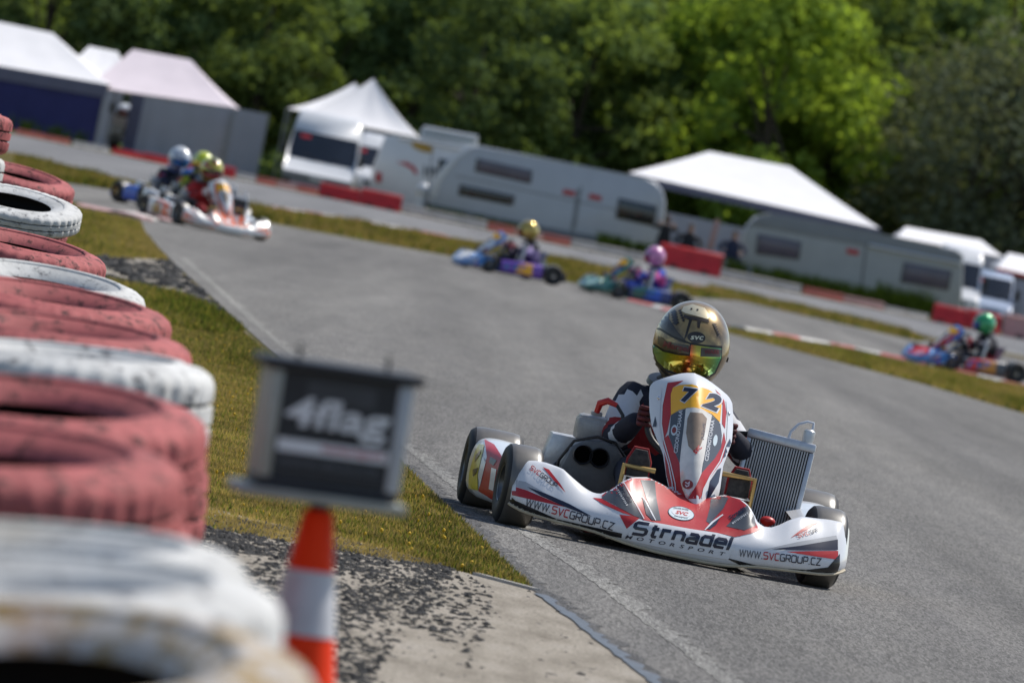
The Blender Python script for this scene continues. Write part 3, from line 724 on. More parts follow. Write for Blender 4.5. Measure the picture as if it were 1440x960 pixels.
# --- wheels
def wheel(cx, cy, R, w, steer=0.0, out=1):
    m = T(cx, cy, R) @ RZ(steer) @ RY(pi / 2)
    b = B(); h = w / 2
    b.lathe([(.062, -h * .9), (.066, -h * .95), (.064, -h * .8), (.054, -h * .6), (.05, 0), (.054, h * .6), (.064, h * .8), (.066, h * .95), (.062, h * .9)], 32, m)
    for f in list(b.bm.faces):
        if len(f.verts) > 8: b.bm.faces.remove(f)
    b.lathe([(.0, h * .3 * out), (.058, h * .3 * out), (.058, h * .22 * out), (0, h * .22 * out)], 24, m)
    b.lathe([(.0, h * .75 * out), (.022, h * .75 * out), (.026, h * .3 * out)], 16, m)
    for k in range(3):
        a = 2 * pi * k / 3; b.lathe([(0, h * .42 * out), (.007, h * .42 * out), (.007, h * .28 * out)], 6, m @ T(.038 * cos(a), .038 * sin(a), 0))
    i = kp('wheel', b, 'rim')
    b = B(); r0 = .066; prof = [(r0, -h * .88), (r0 + .012, -h * .98), (R * .72, -h * 1.02), (R * .88, -h * .96), (R * .965, -h * .80), (R * .995, -h * .55), (R, 0), (R * .995, h * .55), (R * .965, h * .80), (R * .88, h * .96), (R * .72, h * 1.02), (r0 + .012, h * .98), (r0, h * .88)]
    b.lathe(prof, 56, m)
    for f in list(b.bm.faces):
        if len(f.verts) > 8: b.bm.faces.remove(f)
    iv = m.inverted()
    for f in b.bm.faces:
        c = iv @ f.calc_center_median()
        if sqrt(c.x ** 2 + c.y ** 2) > R * .93: f.material_index = 1
    kp('tyre', b, ['rubber', 'tread'], i, smooth=60); return i
wheel(-.566, -.525, .148, .134, radians(4), -1); wheel(.556, -.525, .146, .134, radians(4), 1)
wheel(-.590, .525, .150, .205, 0, -1); wheel(.612, .525, .157, .205, 0, 1)

# --- chassis
b = B(); R_ = .0155
b.tube([(-.30, -.62, .05), (-.30, -.40, .05), (-.32, -.1, .05), (-.33, .3, .05), (-.32, .62, .06)], R_, 10)
b.tube([(.30, -.62, .05), (.30, -.40, .05), (.32, -.1, .05), (.33, .3, .05), (.32, .62, .06)], R_, 10)
b.tube([(-.30, -.60, .05), (0, -.64, .05), (.30, -.60, .05)], R_, 10); b.tube([(-.32, -.05, .05), (.32, -.05, .05)], R_, 10); b.tube([(-.32, .62, .06), (.32, .62, .06)], R_, 10)
b.tube([(-.46, -.50, .13), (-.42, -.525, .12), (-.30, -.46, .055)], .014, 8); b.tube([(.46, -.50, .13), (.42, -.525, .12), (.30, -.46, .055)], .014, 8)
kp('chassis_frame', b, 'frame')
b = B(); b.box(-.31, .31, -.60, .02, .030, .034); kp('floor_tray', b, 'tray')
b = B(); b.tube([(-.68, .525, .142), (.68, .525, .142)], .025, 16); kp('rear_axle', b, 'chrome')
b = B(); b.lathe([(.10, -.004), (.10, .004), (.04, .004), (.04, -.004)], 32, T(.20, .525, .142) @ RY(pi / 2), closed=True); kp('brake_disc', b, 'dalloy')
b = B(); b.prism([(-.66, .10), (-.62, .22), (.62, .22), (.66, .10), (.60, .07), (-.60, .07)], 'y', .69, .75, .015); kp('rear_bumper', b, 'rearb')
b = B(); b.prism([(-.30, .20), (-.16, .20), (-.16, .34), (-.30, .34)], 'y', .60, .68, .02); kp('exhaust', b, 'alloy')
b = B(); b.prism([(-.43, .18), (-.30, .18), (-.295, .335), (-.40, .335)], 'y', .40, .52, .015); kp('chain_guard', b, 'alloy')
# tie rods, pedals, foot supports
b = B(); b.tube([(-.44, -.46, .10), (0, -.36, .12)], .007, 6); b.tube([(.44, -.46, .10), (.03, -.36, .12)], .007, 6); kp('tie_rod', b, 'brass')
b = B(); b.tube([(-.205, -.53, .18), (-.205, -.53, .296), (-.09, -.53, .296)], .010, 8); kp('foot_hoop', b, 'brass'); b = B(); b.tube([(.15, -.53, .335), (.27, -.53, .335), (.27, -.53, .20)], .010, 8); kp('foot_hoop', b, 'brass')
for x in (-.15, .22):
    b = B(); b.tube([(x - .05, -.50, .07), (x - .045, -.54, .26), (x + .045, -.54, .26)], .007, 8); kp('pedal', b, 'chrome')
b = B(); b.box(-.12, .14, -.42, -.10, .05, .20, .03); kp('fuel_tank', b, 'body')
# seat
def seat(u, v):
    a = (u - .5) * 2; y = .20 + .36 * v; t = max(0, (v - .45) / .55)
    z = .07 + .40 * t ** 1.3 + .13 * abs(a) ** 3 * (1 - .9 * t); return (a * (.20 - .02 * t), y + .03 * (1 - abs(a) ** 2) * t, z)
b = B(); b.grid(seat, 20, 18); kp('seat', b, 'seat', smooth=80)
# steering wheel and column
sw_c = Vector((.035, -.10, .455)); sw_m = T(*sw_c) @ RX(radians(62))
b = B(); b.tube([sw_m @ Vector((.145 * cos(a), .125 * sin(a), 0)) for a in np.linspace(0, 2 * pi, 40, endpoint=False)], .0125, 10, True)
for a in (pi * .5, pi * 1.17, pi * 1.83): b.tube([sw_m @ Vector((.02 * cos(a), .02 * sin(a), .0)), sw_m @ Vector((.142 * cos(a), .122 * sin(a), 0))], .008, 8)
b.lathe([(0, -.012), (.035, -.012), (.035, .012), (0, .012)], 16, sw_m); kp('steering_wheel', b, 'black')
b = B(); b.tube([sw_c, (.02, -.46, .10)], .010, 8); kp('steering_column', b, 'chrome')
# side pods
def pod(sx):
    def f(u, v):
        y = -.34 + .66 * u; e = 1 - abs(2 * u - 1) ** 3
        keys = [(0, (.46, .245)), (.15, (.54, .268)), (.35, (.640, .268)), (.5, (.678, .238)), (.75, (.690, .14)), (.92, (.665, .06)), (1, (.56, .05))]
        x, z = catmull(keys, v); k = .62 + .38 * min(1, .1 + u * 2.0)
        return (sx * (.46 + (x - .46) * k + (.0 if u > .2 else 0)), y, .055 + (z - .055) * (.72 + .28 * min(1, .35 + u * .9)))
    b = B(); b.grid(f, 24, 24); return kp('side_pod', b, 'podb', smooth=70)
i_pl = pod(-1); i_pr = pod(1)
# engine: on the image left of the seat
b = B(); b.box(-.345, -.165, .10, .34, .10, .20, .02); b.box(-.30, -.19, .16, .30, .19, .32, .015)
for k in range(5): b.box(-.312, -.182, .15, .31, .215 + k * .022, .222 + k * .022)
i_en = kp('engine', b, 'dalloy')
b = B(); b.box(-.338, -.208, .15, .27, .335, .420, .012); b.box(-.335, -.211, .153, .267, .40, .432, .02); b.box(-.29, -.25, .19, .23, .425, .448, .006); kp('cylinder_head', b, 'head', i_en)
b = B(); b.prism([(-.375, .13), (-.165, .13), (-.150, .20), (-.160, .305), (-.195, .342), (-.25, .352), (-.31, .342), (-.36, .305), (-.385, .22)], 'y', -.02, .12, .018)
i_ab = kp('air_box', b, 'engine')
for cx in (-.312, -.250):
    b = B(); m = T(cx, -.02, .288) @ RX(pi / 2)
    b.lathe([(.020, -.05), (.027, -.02), (.030, .012), (.035, .018), (.038, .010), (.034, -.015)], 24, m)
    for f in list(b.bm.faces):
        if len(f.verts) > 8: b.bm.faces.remove(f)
    b.lathe([(0, .006), (.0300, .008)], 20, m, mi=1); kp('intake', b, ['black', 'hole'], i_ab)  # flat black disc painted for the shaded inside of the intake, no bore behind
b = B(); b.box(-.240, -.218, .1475, .152, .375, .41); kp('label', b, 'body', i_en)
b = B(); b.tube([(-.275, .17, .445), (-.27, .16, .480), (-.245, .14, .495), (-.21, .13, .485)], [.011, .014, .013, .009], 10); kp('spark_plug_cap', b, 'redcap', i_en)
b = B()
b.tube([(-.21, .13, .485), (-.185, .10, .455), (-.172, .09, .38), (-.175, .12, .24)], .007, 8)
b.tube([(-.39, .05, .16), (-.39, .03, .25), (-.35, .01, .33), (-.27, 0, .362), (-.20, .01, .352), (-.145, .03, .30), (-.135, .06, .18)], .006, 8)
b.tube([(-.43, .10, .18), (-.38, .14, .24), (-.33, .18, .30)], .008, 8)
b.tube([(-.18, .22, .30), (-.10, .28, .34), (-.02, .33, .30)], .007, 8); kp('hose', b, 'black', i_en)
b = B(); b.sphere((-.19, -.24, .185), .018); b.tube([(-.19, -.24, .12), (-.19, -.24, .18)], .008); kp('choke_knob', b, 'redcap')
b = B(); b.sphere((.36, -.40, .195), .022, scale=(1.3, 1, .8)); b.tube([(.36, -.40, .10), (.36, -.40, .19)], .010); kp('filler_knob', b, 'redcap')
# radiator on the image right
rm = T(.392, .02, .298) @ RZ(radians(-6)) @ RX(radians(-10)) @ RY(radians(3))
b = B(); hw, hh = .119, .165
for sx in (-1, 1): b.box(sx * hw - .010, sx * hw + .010, -.022, .022, -hh, hh, .006, mat=rm)
b.box(-hw - .010, hw + .010, -.026, .026, hh, hh + .034, .008, mat=rm); b.box(-hw - .010, hw + .010, -.026, .026, -hh - .034, -hh, .008, mat=rm)
i_rad = kp('radiator', b, 'alloy')
b = B(); b.box(-hw + .010, hw - .010, -.004, .016, -hh, hh, mat=rm); kp('core', b, 'core', i_rad)
for k in range(22):
    x = -hw + .016 + k * (2 * hw - .032) / 21
    b = B(); b.box(x - .0026, x + .0026, -.019, -.004, -hh + .001, hh - .001, mat=rm); kp('fin', b, 'fin', i_rad)
b = B(); b.lathe([(0, .052), (.016, .052), (.022, .046), (.022, .020), (.019, .0), (0, 0)], 10, rm @ T(.092, 0, hh + .032)); kp('filler_cap', b, 'cap', i_rad)
b = B(); b.tube([rm @ Vector(p) for p in ((.022, 0, hh + .03), (.024, 0, hh + .06), (.045, 0, hh + .095), (.075, 0, hh + .112), (.098, 0, hh + .112), (.100, 0, hh + .09), (.096, 0, hh + .07))], .0055, 10); kp('overflow_hose', b, 'hose', i_rad)
b = B(); b.tube([rm @ Vector((-.13, 0, -.15)), (.25, .1, .12), (.0, .2, .10), (-.15, .2, .16)], .012, 8); b.tube([rm @ Vector((-.11, 0, .18)), (.20, .2, .46), (0.0, .45, .30), (-.2, .3, .33)], .012, 8); kp('coolant_hose', b, 'black', i_rad)
b = B(); b.tube([(.33, .04, .05), (.33, .06, .3)], .008); b.tube([(.50, .04, .05), (.50, .06, .3)], .008); kp('radiator_stay', b, 'chrome')

# --- film graphics and lettering: outlines laid on the bodywork surfaces
def bvh_of(*idx):
    bm = bmesh.new()
    for i in idx: bm.from_mesh(KPARTS[i][1])
    bm.normal_update()
    t = BVHTree.FromBMesh(bm); bm.free(); return t
def lay(polys, bvh, off, step=6.0, fill=True, maxe=.05, mi0=None):
    bm = bmesh.new()
    for k, p in enumerate(polys):
        try: bm.faces.new([bm.verts.new((q[0], q[1], 0)) for q in p])
        except ValueError: pass
    bm.normal_update(); bmesh.ops.triangulate(bm, faces=bm.faces[:])
    xs = [v.co.x for v in bm.verts]; ys = [v.co.y for v in bm.verts]
    for (lo, hi, ax) in ((min(xs), max(xs), 0), (min(ys), max(ys), 1)):
        k = math.ceil(lo / step) * step
        while k < hi:
            co = [0, 0, 0]; no = [0, 0, 0]; co[ax] = k + .0137; no[ax] = 1
            bmesh.ops.bisect_plane(bm, geom=bm.verts[:] + bm.edges[:] + bm.faces[:], dist=1e-5, plane_co=co, plane_no=no); k += step
    o = KMI @ vO; bad = []
    for v in bm.verts:
        d = (KMI.to_3x3() @ ray(v.co.x, v.co.y)).normalized()
        h, n, _, _ = bvh.ray_cast(o, d)
        if h is None: bad.append(v); v.co = (0, 0, -99); continue
        if n.dot(d) > 0: n = -n
        v.co = h + n * off
    bmesh.ops.delete(bm, geom=bad, context='VERTS')
    long = [f for f in bm.faces if max(e.calc_length() for e in f.edges) > maxe]
    bmesh.ops.delete(bm, geom=long, context='FACES')
    bmesh.ops.remove_doubles(bm, verts=bm.verts, dist=1e-6)
    for f in bm.faces:
        f.normal_update()
        if f.normal.dot(f.calc_center_median() - o) > 0: f.normal_flip()
    return bm
def film(name, polys, role, tgt, off, parent, text=False, step=6.0, maxe=.05):
    if not text and len(polys) > 1 and len(polys[0]) > 4:
        for p in polys: film(name, [p], role, tgt, off, parent, False, step, maxe)
        return
    bm = lay(polys, tgt, off, step, maxe=maxe); bb = B(); bb.bm.free(); bb.bm = bm
    return kp(name, bb, role, parent, text, recalc=False, smooth=60)
z6 = lambda pts: [(700 + x / 4.8, 640 + y / 4.8) for x, y in pts]
z5 = lambda pts: [(960 + x / 3.427, 560 + y / 3.427) for x, y in pts]
z4 = lambda pts: [(840 + x / 4.3625, 520 + y / 4.3625) for x, y in pts]
z2 = lambda pts: [(620 + x / 4, 560 + y / 4) for x, y in pts]
tf = bvh_of(i_fair)
film('film', [[(846, 697), (862, 684), (872, 672), (900, 668), (940, 672), (1000, 690), (1040, 702), (1052, 712), (1061, 732), (1066, 742), (1040, 754), (1018, 751), (992, 746), (960, 743), (905, 731), (880, 716)]], 'g1', tf, .0012, i_fair, step=2.5)
film('film', [z6([(640, 287), (700, 292), (760, 325), (960, 425), (840, 388), (720, 335)]), z6([(820, 400), (965, 418), (930, 445), (870, 495)]),
              z6([(88, 203), (200, 238), (455, 348), (270, 308), (80, 264)]), z6([(303, 80), (345, 96), (420, 190), (458, 252), (380, 172)]),
              z5([(200, 655), (260, 636), (330, 622), (385, 630), (330, 650), (250, 668)]), z5([(500, 738), (600, 736), (748, 734), (748, 776), (650, 762)]), z5([(520, 672), (560, 640), (610, 602), (650, 600), (600, 632)])], 'g1', tf, .0016, i_fair)
film('film', [z6([(700, 290), (790, 200), (832, 172), (900, 290), (985, 432), (925, 412), (780, 330)]), z6([(962, 168), (1058, 172), (1070, 300), (1100, 442), (1062, 442), (1000, 290)]),
              z4([(702, 760), (805, 786), (775, 850), (690, 945), (668, 930), (690, 850)]), z4([(918, 830), (960, 900), (970, 955), (900, 985), (790, 960)])], 'g3', tf, .0022, i_fair)
film('film', [z6([(95, 160), (190, 180), (330, 262), (200, 232), (90, 202)]), z5([(380, 730), (560, 690), (740, 660), (745, 680), (560, 712)])], 'g5', tf, .0016, i_fair)
film('film', [z6([(200, 214), (330, 262), (480, 328), (635, 412), (560, 388), (430, 338), (300, 278)]), z5([(430, 726), (560, 711), (746, 680), (746, 730), (560, 731)]),
              z6([(975, 290), (1000, 320), (1062, 440), (1040, 440), (1000, 400)]), z4([(760, 895), (720, 925), (660, 975), (690, 980), (730, 950)])], 'g2', tf, .0028, i_fair)
film('film', [z6([(76, 264), (120, 304), (400, 428), (840, 526), (835, 556), (400, 466), (66, 348)]), z5([(195, 762), (400, 814), (600, 824), (700, 812), (756, 748), (756, 800), (742, 846), (500, 842), (300, 812)])], 'g4', tf, .0016, i_fair, step=3)
film('film', [[(880, 758), (886, 746), (896, 737), (920, 735), (970, 744), (1010, 750), (1034, 757), (1030, 772), (1024, 786), (960, 776)]], 'body', tf, .0030, i_fair)
film('film', [z6([(966, 285), (985, 300), (1040, 405), (1062, 442), (1068, 442), (1010, 330), (980, 285)]), z4([(768, 888), (700, 935), (655, 985), (662, 985), (712, 940), (775, 892)]),
              z6([(838, 170), (844, 170), (990, 430), (984, 432)])], 'body', tf, .0034, i_fair)
# lettering on the front fairing
def stroke_line(s, a, bpt, hgt, hw, tgt, off, role, parent, gap=.28, shear=0.0, seg=None):
    """seg: list of (substring, role) laid one after the other"""
    segs = seg or [(s, role)]; allp = []; x = 0
    for sub, rl in segs:
        pl, w = stroke_text(sub, gap, hw); allp.append(([[Vector((v.x + x, v.y)) for v in p] for p in pl], rl)); x += w + gap
    w = x - gap
    for pl, rl in allp:
        film('lettering', place2(pl, w, a, bpt, hgt, shear), rl, tgt, off, parent, True, 4.0)
stroke_line('', z6([(188, 338)])[0], z6([(775, 503)])[0], 9.6, .085, tf, .0032, None, i_fair, seg=[('WWW.', 'txtdark'), ('SVC', 'txtred'), ('GROUP.CZ', 'txtdark')])
stroke_line('', z5([(272, 757)])[0], z5([(662, 803)])[0], 9.0, .085, tf, .0032, None, i_fair, seg=[('WWW.', 'txtdark'), ('SVC', 'txtred'), ('GROUP.CZ', 'txtdark')])
stroke_line('', z6([(216, 96)])[0], z6([(388, 220)])[0], 6.2, .09, tf, .0032, None, i_fair, seg=[('SVC', 'txtred'), ('GROUP', 'txtdark')])
stroke_line('', z5([(556, 672)])[0], z5([(650, 642)])[0], 5.2, .09, tf, .0032, None, i_fair, seg=[('SVC', 'txtred'), ('GR', 'txtdark')])
stroke_line('strnadel', (889, 749.5), (1025, 771), 15.5, .135, tf, .0045, 'txtdark', i_fair, gap=.36, shear=.22)
def font_line(s, a, bpt, hgt, tgt, off, role, parent, bold=.02, shear=0.0, spread=0.0, step=4.0):
    if spread:
        polys = []; x = 0
        for ch in s:
            p, w, h = font_text(ch, bold); polys += [[Vector((v.x + x, v.y)) for v in q] for q in p]; x += w + spread
        w = x - spread
    else: polys, w, h = font_text(s, bold)
    film('lettering', place2(polys, w, a, bpt, hgt, shear, h), role, tgt, off, parent, True, step)
font_line('MOTORSPORT', (879, 755.8), (1017, 780.5), 4.6, tf, .0045, 'txtdark', i_fair, .012, .25, .55)
stroke_line('strnadel', z6([(806, 205)])[0], z6([(880, 325)])[0], 6.2, .12, tf, .0040, 'txtdark', i_fair, gap=.3, shear=.1)
font_line('MOTORSPORT', z6([(796, 225)])[0], z6([(866, 345)])[0], 2.6, tf, .0040, 'body', i_fair, .02, 0, .3)
stroke_line('strnadel', z4([(822, 928)])[0], z4([(912, 862)])[0], 6.4, .12, tf, .0040, 'txtdark', i_fair, gap=.3, shear=.1)
font_line('MOTORSPORT', z4([(832, 950)])[0], z4([(926, 886)])[0], 2.6, tf, .0040, 'body', i_fair, .02, 0, .3)
def ell(cx, cy, rx, ry, n=28, rot=.2): return [(cx + rx * cos(t) * cos(rot) - ry * sin(t) * sin(rot), cy + rx * cos(t) * sin(rot) + ry * sin(t) * cos(rot)) for t in np.linspace(0, 2 * pi, n, endpoint=False)]
ec = z4([(513, 883)])[0]
film('sticker', [ell(*ec, 19, 9.8)], 'g2', tf, .0026, i_fair); film('sticker', [ell(*ec, 18, 8.9)], 'sticker', tf, .0034, i_fair)
film('sticker', [ell(*ec, 13.5, 5.4)], 'body', tf, .0042, i_fair)
font_line('SVC', (ec[0] - 8.5, ec[1] + .9), (ec[0] + 8, ec[1] + 4.2), 5.0, tf, .005, 'txtred', i_fair, .03, .2)
font_line('STRNADEL RACING', (ec[0] - 11, ec[1] - 6.2), (ec[0] + 10, ec[1] - 3.4), 2.4, tf, .0045, 'txtdark', i_fair, .01)
font_line('www.svcgroup.cz', (ec[0] - 10, ec[1] + 5.2), (ec[0] + 9, ec[1] + 8.6), 2.0, tf, .0045, 'txtdark', i_fair, .01)
# steering fairing films
ts = bvh_of(i_sf)
film('film', [z4([(432, 80), (530, 66), (470, 105), (452, 180), (452, 275), (430, 380), (412, 420), (398, 330), (404, 200)]), z4([(404, 425), (436, 398), (506, 575), (518, 700), (545, 790), (455, 770), (425, 640)]),
              z4([(756, 480), (640, 632), (606, 710), (556, 790), (630, 790), (676, 680), (762, 560), (790, 470), (776, 380)]), z4([(720, 118), (752, 150), (778, 190), (790, 260), (782, 360), (764, 330), (768, 215), (750, 165)])], 'g1', ts, .0014, i_sf)
film('film', [z4([(455, 272), (545, 238), (536, 330), (520, 440), (506, 572), (470, 490), (440, 400)]), z4([(700, 282), (752, 330), (762, 400), (756, 478), (720, 540), (640, 630), (652, 540), (672, 420)])], 'g3', ts, .0018, i_sf)
film('film', [z4([(357, 285), (366, 330), (352, 430), (332, 415), (340, 350)]), z4([(372, 520), (400, 580), (432, 650), (432, 735), (410, 700), (384, 620)]), z4([(736, 610), (690, 680), (668, 790), (690, 780), (742, 690), (758, 600)]), z4([(812, 420), (786, 470), (770, 540), (800, 520), (822, 470)])], 'g2', ts, .0018, i_sf)
def poly_line(pts, w):
    return ribbon([Vector(p) for p in pts], w)
film('film', poly_line(z4([(396, 90), (386, 200), (380, 340), (398, 440), (440, 580), (462, 700), (462, 760)]), .8) + poly_line(z4([(428, 85), (398, 230), (396, 330), (410, 430), (450, 570), (480, 700), (486, 770)]), .7)
     + poly_line(z4([(790, 190), (800, 300), (794, 430), (750, 560), (690, 650), (650, 730), (640, 785)]), .8), 'body', ts, .0024, i_sf)
film('number_plate', [z4([(453, 150), (466, 110), (505, 94), (580, 90), (680, 122), (738, 160), (760, 205), (750, 322), (700, 272), (630, 240), (560, 232), (505, 246), (453, 278)])], 'plate', ts, .0022, i_sf)
font_line('7', z4([(500, 203)])[0], z4([(594, 216)])[0], 24, ts, .0030, 'body', i_sf, .085, .15); font_line('7', z4([(507, 198)])[0], z4([(588, 209)])[0], 21, ts, .0040, 'txtdark', i_sf, .06, .15)
font_line('2', z4([(628, 226)])[0], z4([(732, 268)])[0], 26, ts, .0030, 'body', i_sf, .085, .12); font_line('2', z4([(636, 222)])[0], z4([(726, 259)])[0], 23, ts, .0040, 'txtdark', i_sf, .06, .12)
font_line('CZDONOTCHAAA', z4([(494, 512)])[0], z4([(526, 252)])[0], 5.4, ts, .0028, 'body', i_sf, .02)
font_line('CZDONOTCHAAA', z4([(676, 560)])[0], z4([(716, 310)])[0], 5.0, ts, .0028, 'body', i_sf, .02)
film('sticker', [ell(*z4([(474, 371)])[0], 4.4, 7.5, 20, .15), ell(*z4([(720, 433)])[0], 3, 8, 20, .15)], 'sticker', ts, .0028, i_sf)
film('sticker', [ell(*z4([(474, 371)])[0], 3.0, 4.5, 20, .15)], 'badge', ts, .0034, i_sf)
film('screen_ridge', [z4([(545, 238), (590, 232), (640, 242), (700, 278), (672, 420), (652, 540), (628, 640), (600, 715), (552, 788), (528, 740), (514, 690), (508, 575), (522, 440), (536, 330)])], 'ridge', ts, .0030, i_sf)
KR['tan'] = M('painted tan reflection', (.34, .25, .17), .12, .2, var=.35, vs=9, coat=1.0)
film('tan_reflection_film', [z4([(572, 262), (640, 268), (668, 300), (652, 400), (628, 470), (590, 500), (562, 470), (548, 390), (556, 300)])], 'tan', ts, .0042, i_sf, step=3)  # brown reflection and inside of the clear bubble painted as a tan film
film('badge', [ell(*z4([(558, 703)])[0], 7.4, 6.6, 20)], 'badge', ts, .0045, i_sf); film('badge', poly_line(z4([(545, 690), (560, 700), (570, 690), (566, 712), (552, 718), (546, 706)]), .7), 'body', ts, .0052, i_sf)
font_line('svc', z4([(606, 520)])[0], z4([(640, 480)])[0], 6, ts, .0042, 'txtred', i_sf, .03)
font_line('RENE', z4([(648, 430)])[0], z4([(660, 330)])[0], 4, ts, .0042, 'txtdark', i_sf, .02)
for q in ((380, 172), (803, 270)):
    p = z4([q])[0]; d = (KMI.to_3x3() @ ray(*p)).normalized(); h, n, _, _ = ts.ray_cast(KMI @ vO, d)
    if h is not None:
        if n.dot(d) > 0: n = -n
        b = B(); b.lathe([(0, .007), (.004, .006), (.0075, .002), (.008, 0)], 14, Matrix.Translation(h + n * .001) @ n.to_track_quat('Z', 'Y').to_matrix().to_4x4()); kp('screw', b, 'chrome', i_sf)
# side pod films
tp_ = bvh_of(i_pl)
film('film', [z2([(195, 300), (218, 258), (246, 262), (232, 330), (210, 430), (212, 515), (158, 505), (162, 420)])], 'pody', tp_, .003, i_pl, step=2.0, maxe=.22)
film('film', [z2([(246, 232), (300, 262), (345, 330), (330, 420), (300, 572), (215, 520), (236, 420), (262, 330)])], 'pod1', tp_, .003, i_pl, step=2.0, maxe=.22)
film('film', [z2([(238, 330), (258, 360), (236, 450), (224, 500), (215, 430)]), z2([(290, 390), (318, 400), (300, 520), (275, 510)])], 'body', tp_, .0045, i_pl, step=2.0, maxe=.22)
film('film', [z2([(200, 320), (232, 290), (226, 312), (196, 360)]), z2([(185, 400), (215, 390), (206, 420), (186, 440)]), z2([(282, 330), (320, 350), (300, 380), (276, 360)])], 'g4', tp_, .0045, i_pl, step=2.0, maxe=.22)

for (nm_, me_, ro_, pa_, tx_) in list(KPARTS):
    if pa_ == i_pl and nm_ == 'film':
        m2 = me_.copy(); m2.transform(Matrix.Scale(-1, 4, (1, 0, 0))); m2.flip_normals(); KPARTS.append((nm_, m2, ro_, i_pr, tx_))
# --- driver (kart-local coordinates)
DR = dict(suit=M('red suit cloth', (.30, .012, .014), .8, var=.25, vs=12, bmp=.25, bs=25), suit2=M('white suit cloth', (.58, .58, .60), .8, var=.12, vs=12, bmp=.25, bs=25), suit3=M('navy suit cloth', (.010, .012, .026), .8, var=.3, vs=12, bmp=.25, bs=25),
          glove=M('red and black glove', (.10, .01, .012), .7, var=.8, vs=40, bmp=.3), boot=M('boot suede', (.16, .012, .012), .7, var=.5, vs=25), sole=M('boot sole', (.035, .03, .027), .7, var=.8, vs=60), skin=M('skin', (.45, .28, .20), .6, var=.1))
def helmet_mat():
    m, t, bs = nt_new('gold leaf helmet'); v = coords(t)
    n = noise(t, 11, 5, .65, v); n2 = noise(t, 4.0, 3, .6, v)
    sx = t.nodes.new('ShaderNodeSeparateXYZ'); t.links.new(v, sx.inputs[0])
    r = ramp(t, n.outputs[0], [(.33, (.030, .018, .008)), (.48, (.14, .092, .040)), (.62, (.38, .26, .10)), (.78, (.62, .46, .21))])
    r2 = ramp(t, n2.outputs[0], [(.45, (0, 0, 0)), (.62, (.8, .8, .8))])
    c = mixc(t, r2.outputs[0], r.outputs[0], (.40, .265, .095))
    t.links.new(c, bs.inputs['Base Color']); bs.inputs['Metallic'].default_value = .45; bs.inputs['Roughness'].default_value = .30
    bs.inputs['Coat Weight'].default_value = .8; bs.inputs['Coat Roughness'].default_value = .05; return m
def visor_mat():
    m, t, bs = nt_new('mirrored rainbow visor'); v = coords(t)
    sx = t.nodes.new('ShaderNodeSeparateXYZ'); t.links.new(v, sx.inputs[0])
    mr = t.nodes.new('ShaderNodeMapRange'); mr.inputs[1].default_value = -.13; mr.inputs[2].default_value = .16; t.links.new(sx.outputs[0], mr.inputs[0])
    n = noise(t, 9, 2, .5, v); ad = t.nodes.new('ShaderNodeMath'); ad.operation = 'MULTIPLY_ADD'; ad.inputs[1].default_value = .12; t.links.new(n.outputs[0], ad.inputs[0]); t.links.new(mr.outputs[0], ad.inputs[2])
    r = ramp(t, ad.outputs[0], [(.10, (.05, .42, .32)), (.26, (.42, .50, .05)), (.46, (.70, .45, .03)), (.53, (.75, .12, .02)), (.60, (.72, .50, .04)), (.76, (.32, .42, .05)), (.95, (.04, .40, .20))])
    t.links.new(r.outputs[0], bs.inputs['Base Color']); bs.inputs['Metallic'].default_value = .85; bs.inputs['Roughness'].default_value = .12
    bs.inputs['Coat Weight'].default_value = 1; return m
DR['helmet'] = helmet_mat(); DR['visor'] = visor_mat(); DR['trim'] = M('black helmet trim', (.012, .011, .010), .4, var=.2); DR['hg'] = M('dark bronze helmet graphic', (.040, .026, .013), .3, .5, var=.5, vs=40, coat=.8)
DR['hg2'] = M('pale gold helmet graphic', (.80, .70, .46), .28, .6, var=.15, vs=12, coat=.8); DR['htxt'] = M('oxblood helmet lettering', (.16, .02, .015), .4, var=.2); DR['plate2'] = M('visor strip', (.10, .075, .045), .35, .4, var=.3, coat=.5)
DPARTS = []
def dp(name, b, roles, parent=None, text=False, **k):
    roles = roles if isinstance(roles, list) else [roles]
    me = b if isinstance(b, bpy.types.Mesh) else b.mesh(name, [DR[r] for r in roles], **k)
    DPARTS.append((name, me, roles, parent, text)); return len(DPARTS) - 1
J = [((0, .42, .17), .15), ((0, .385, .28), (.155, .125)), ((0, .345, .42), (.175, .125)), ((.01, .30, .535), (.10, .085)), ((.015, .265, .60), .062), ((.02, .235, .70), .075), ((.02, .225, .79), .075),
     ((-.155, .305, .515), .078), ((-.182, .225, .430), .062), ((-.198, .115, .355), .052), ((-.165, .02, .415), .044), ((-.140, -.055, .462), .032),
     ((.185, .305, .515), .078), ((.25, .225, .445), .062), ((.300, .115, .385), .052), ((.25, .02, .43), .044), ((.205, -.055, .468), .032),
     ((-.10, .37, .16), .10), ((-.115, .16, .215), .080), ((-.135, -.07, .270), .060), ((-.148, -.25, .22), .052), ((-.152, -.41, .165), .040),
     ((.10, .37, .16), .10), ((.16, .16, .225), .085), ((.215, -.07, .275), .062), ((.22, -.25, .22), .055), ((.22, -.41, .175), .040)]
JE = [(0, 1), (1, 2), (2, 3), (3, 4), (4, 5), (5, 6), (2, 7), (7, 8), (8, 9), (9, 10), (10, 11), (2, 12), (12, 13), (13, 14), (14, 15), (15, 16), (0, 17), (17, 18), (18, 19), (19, 20), (20, 21), (0, 22), (22, 23), (23, 24), (24, 25), (25, 26)]
body = skin_mesh('body', J, JE, [DR['suit'], DR['suit2'], DR['suit3'], DR['skin']], 2)
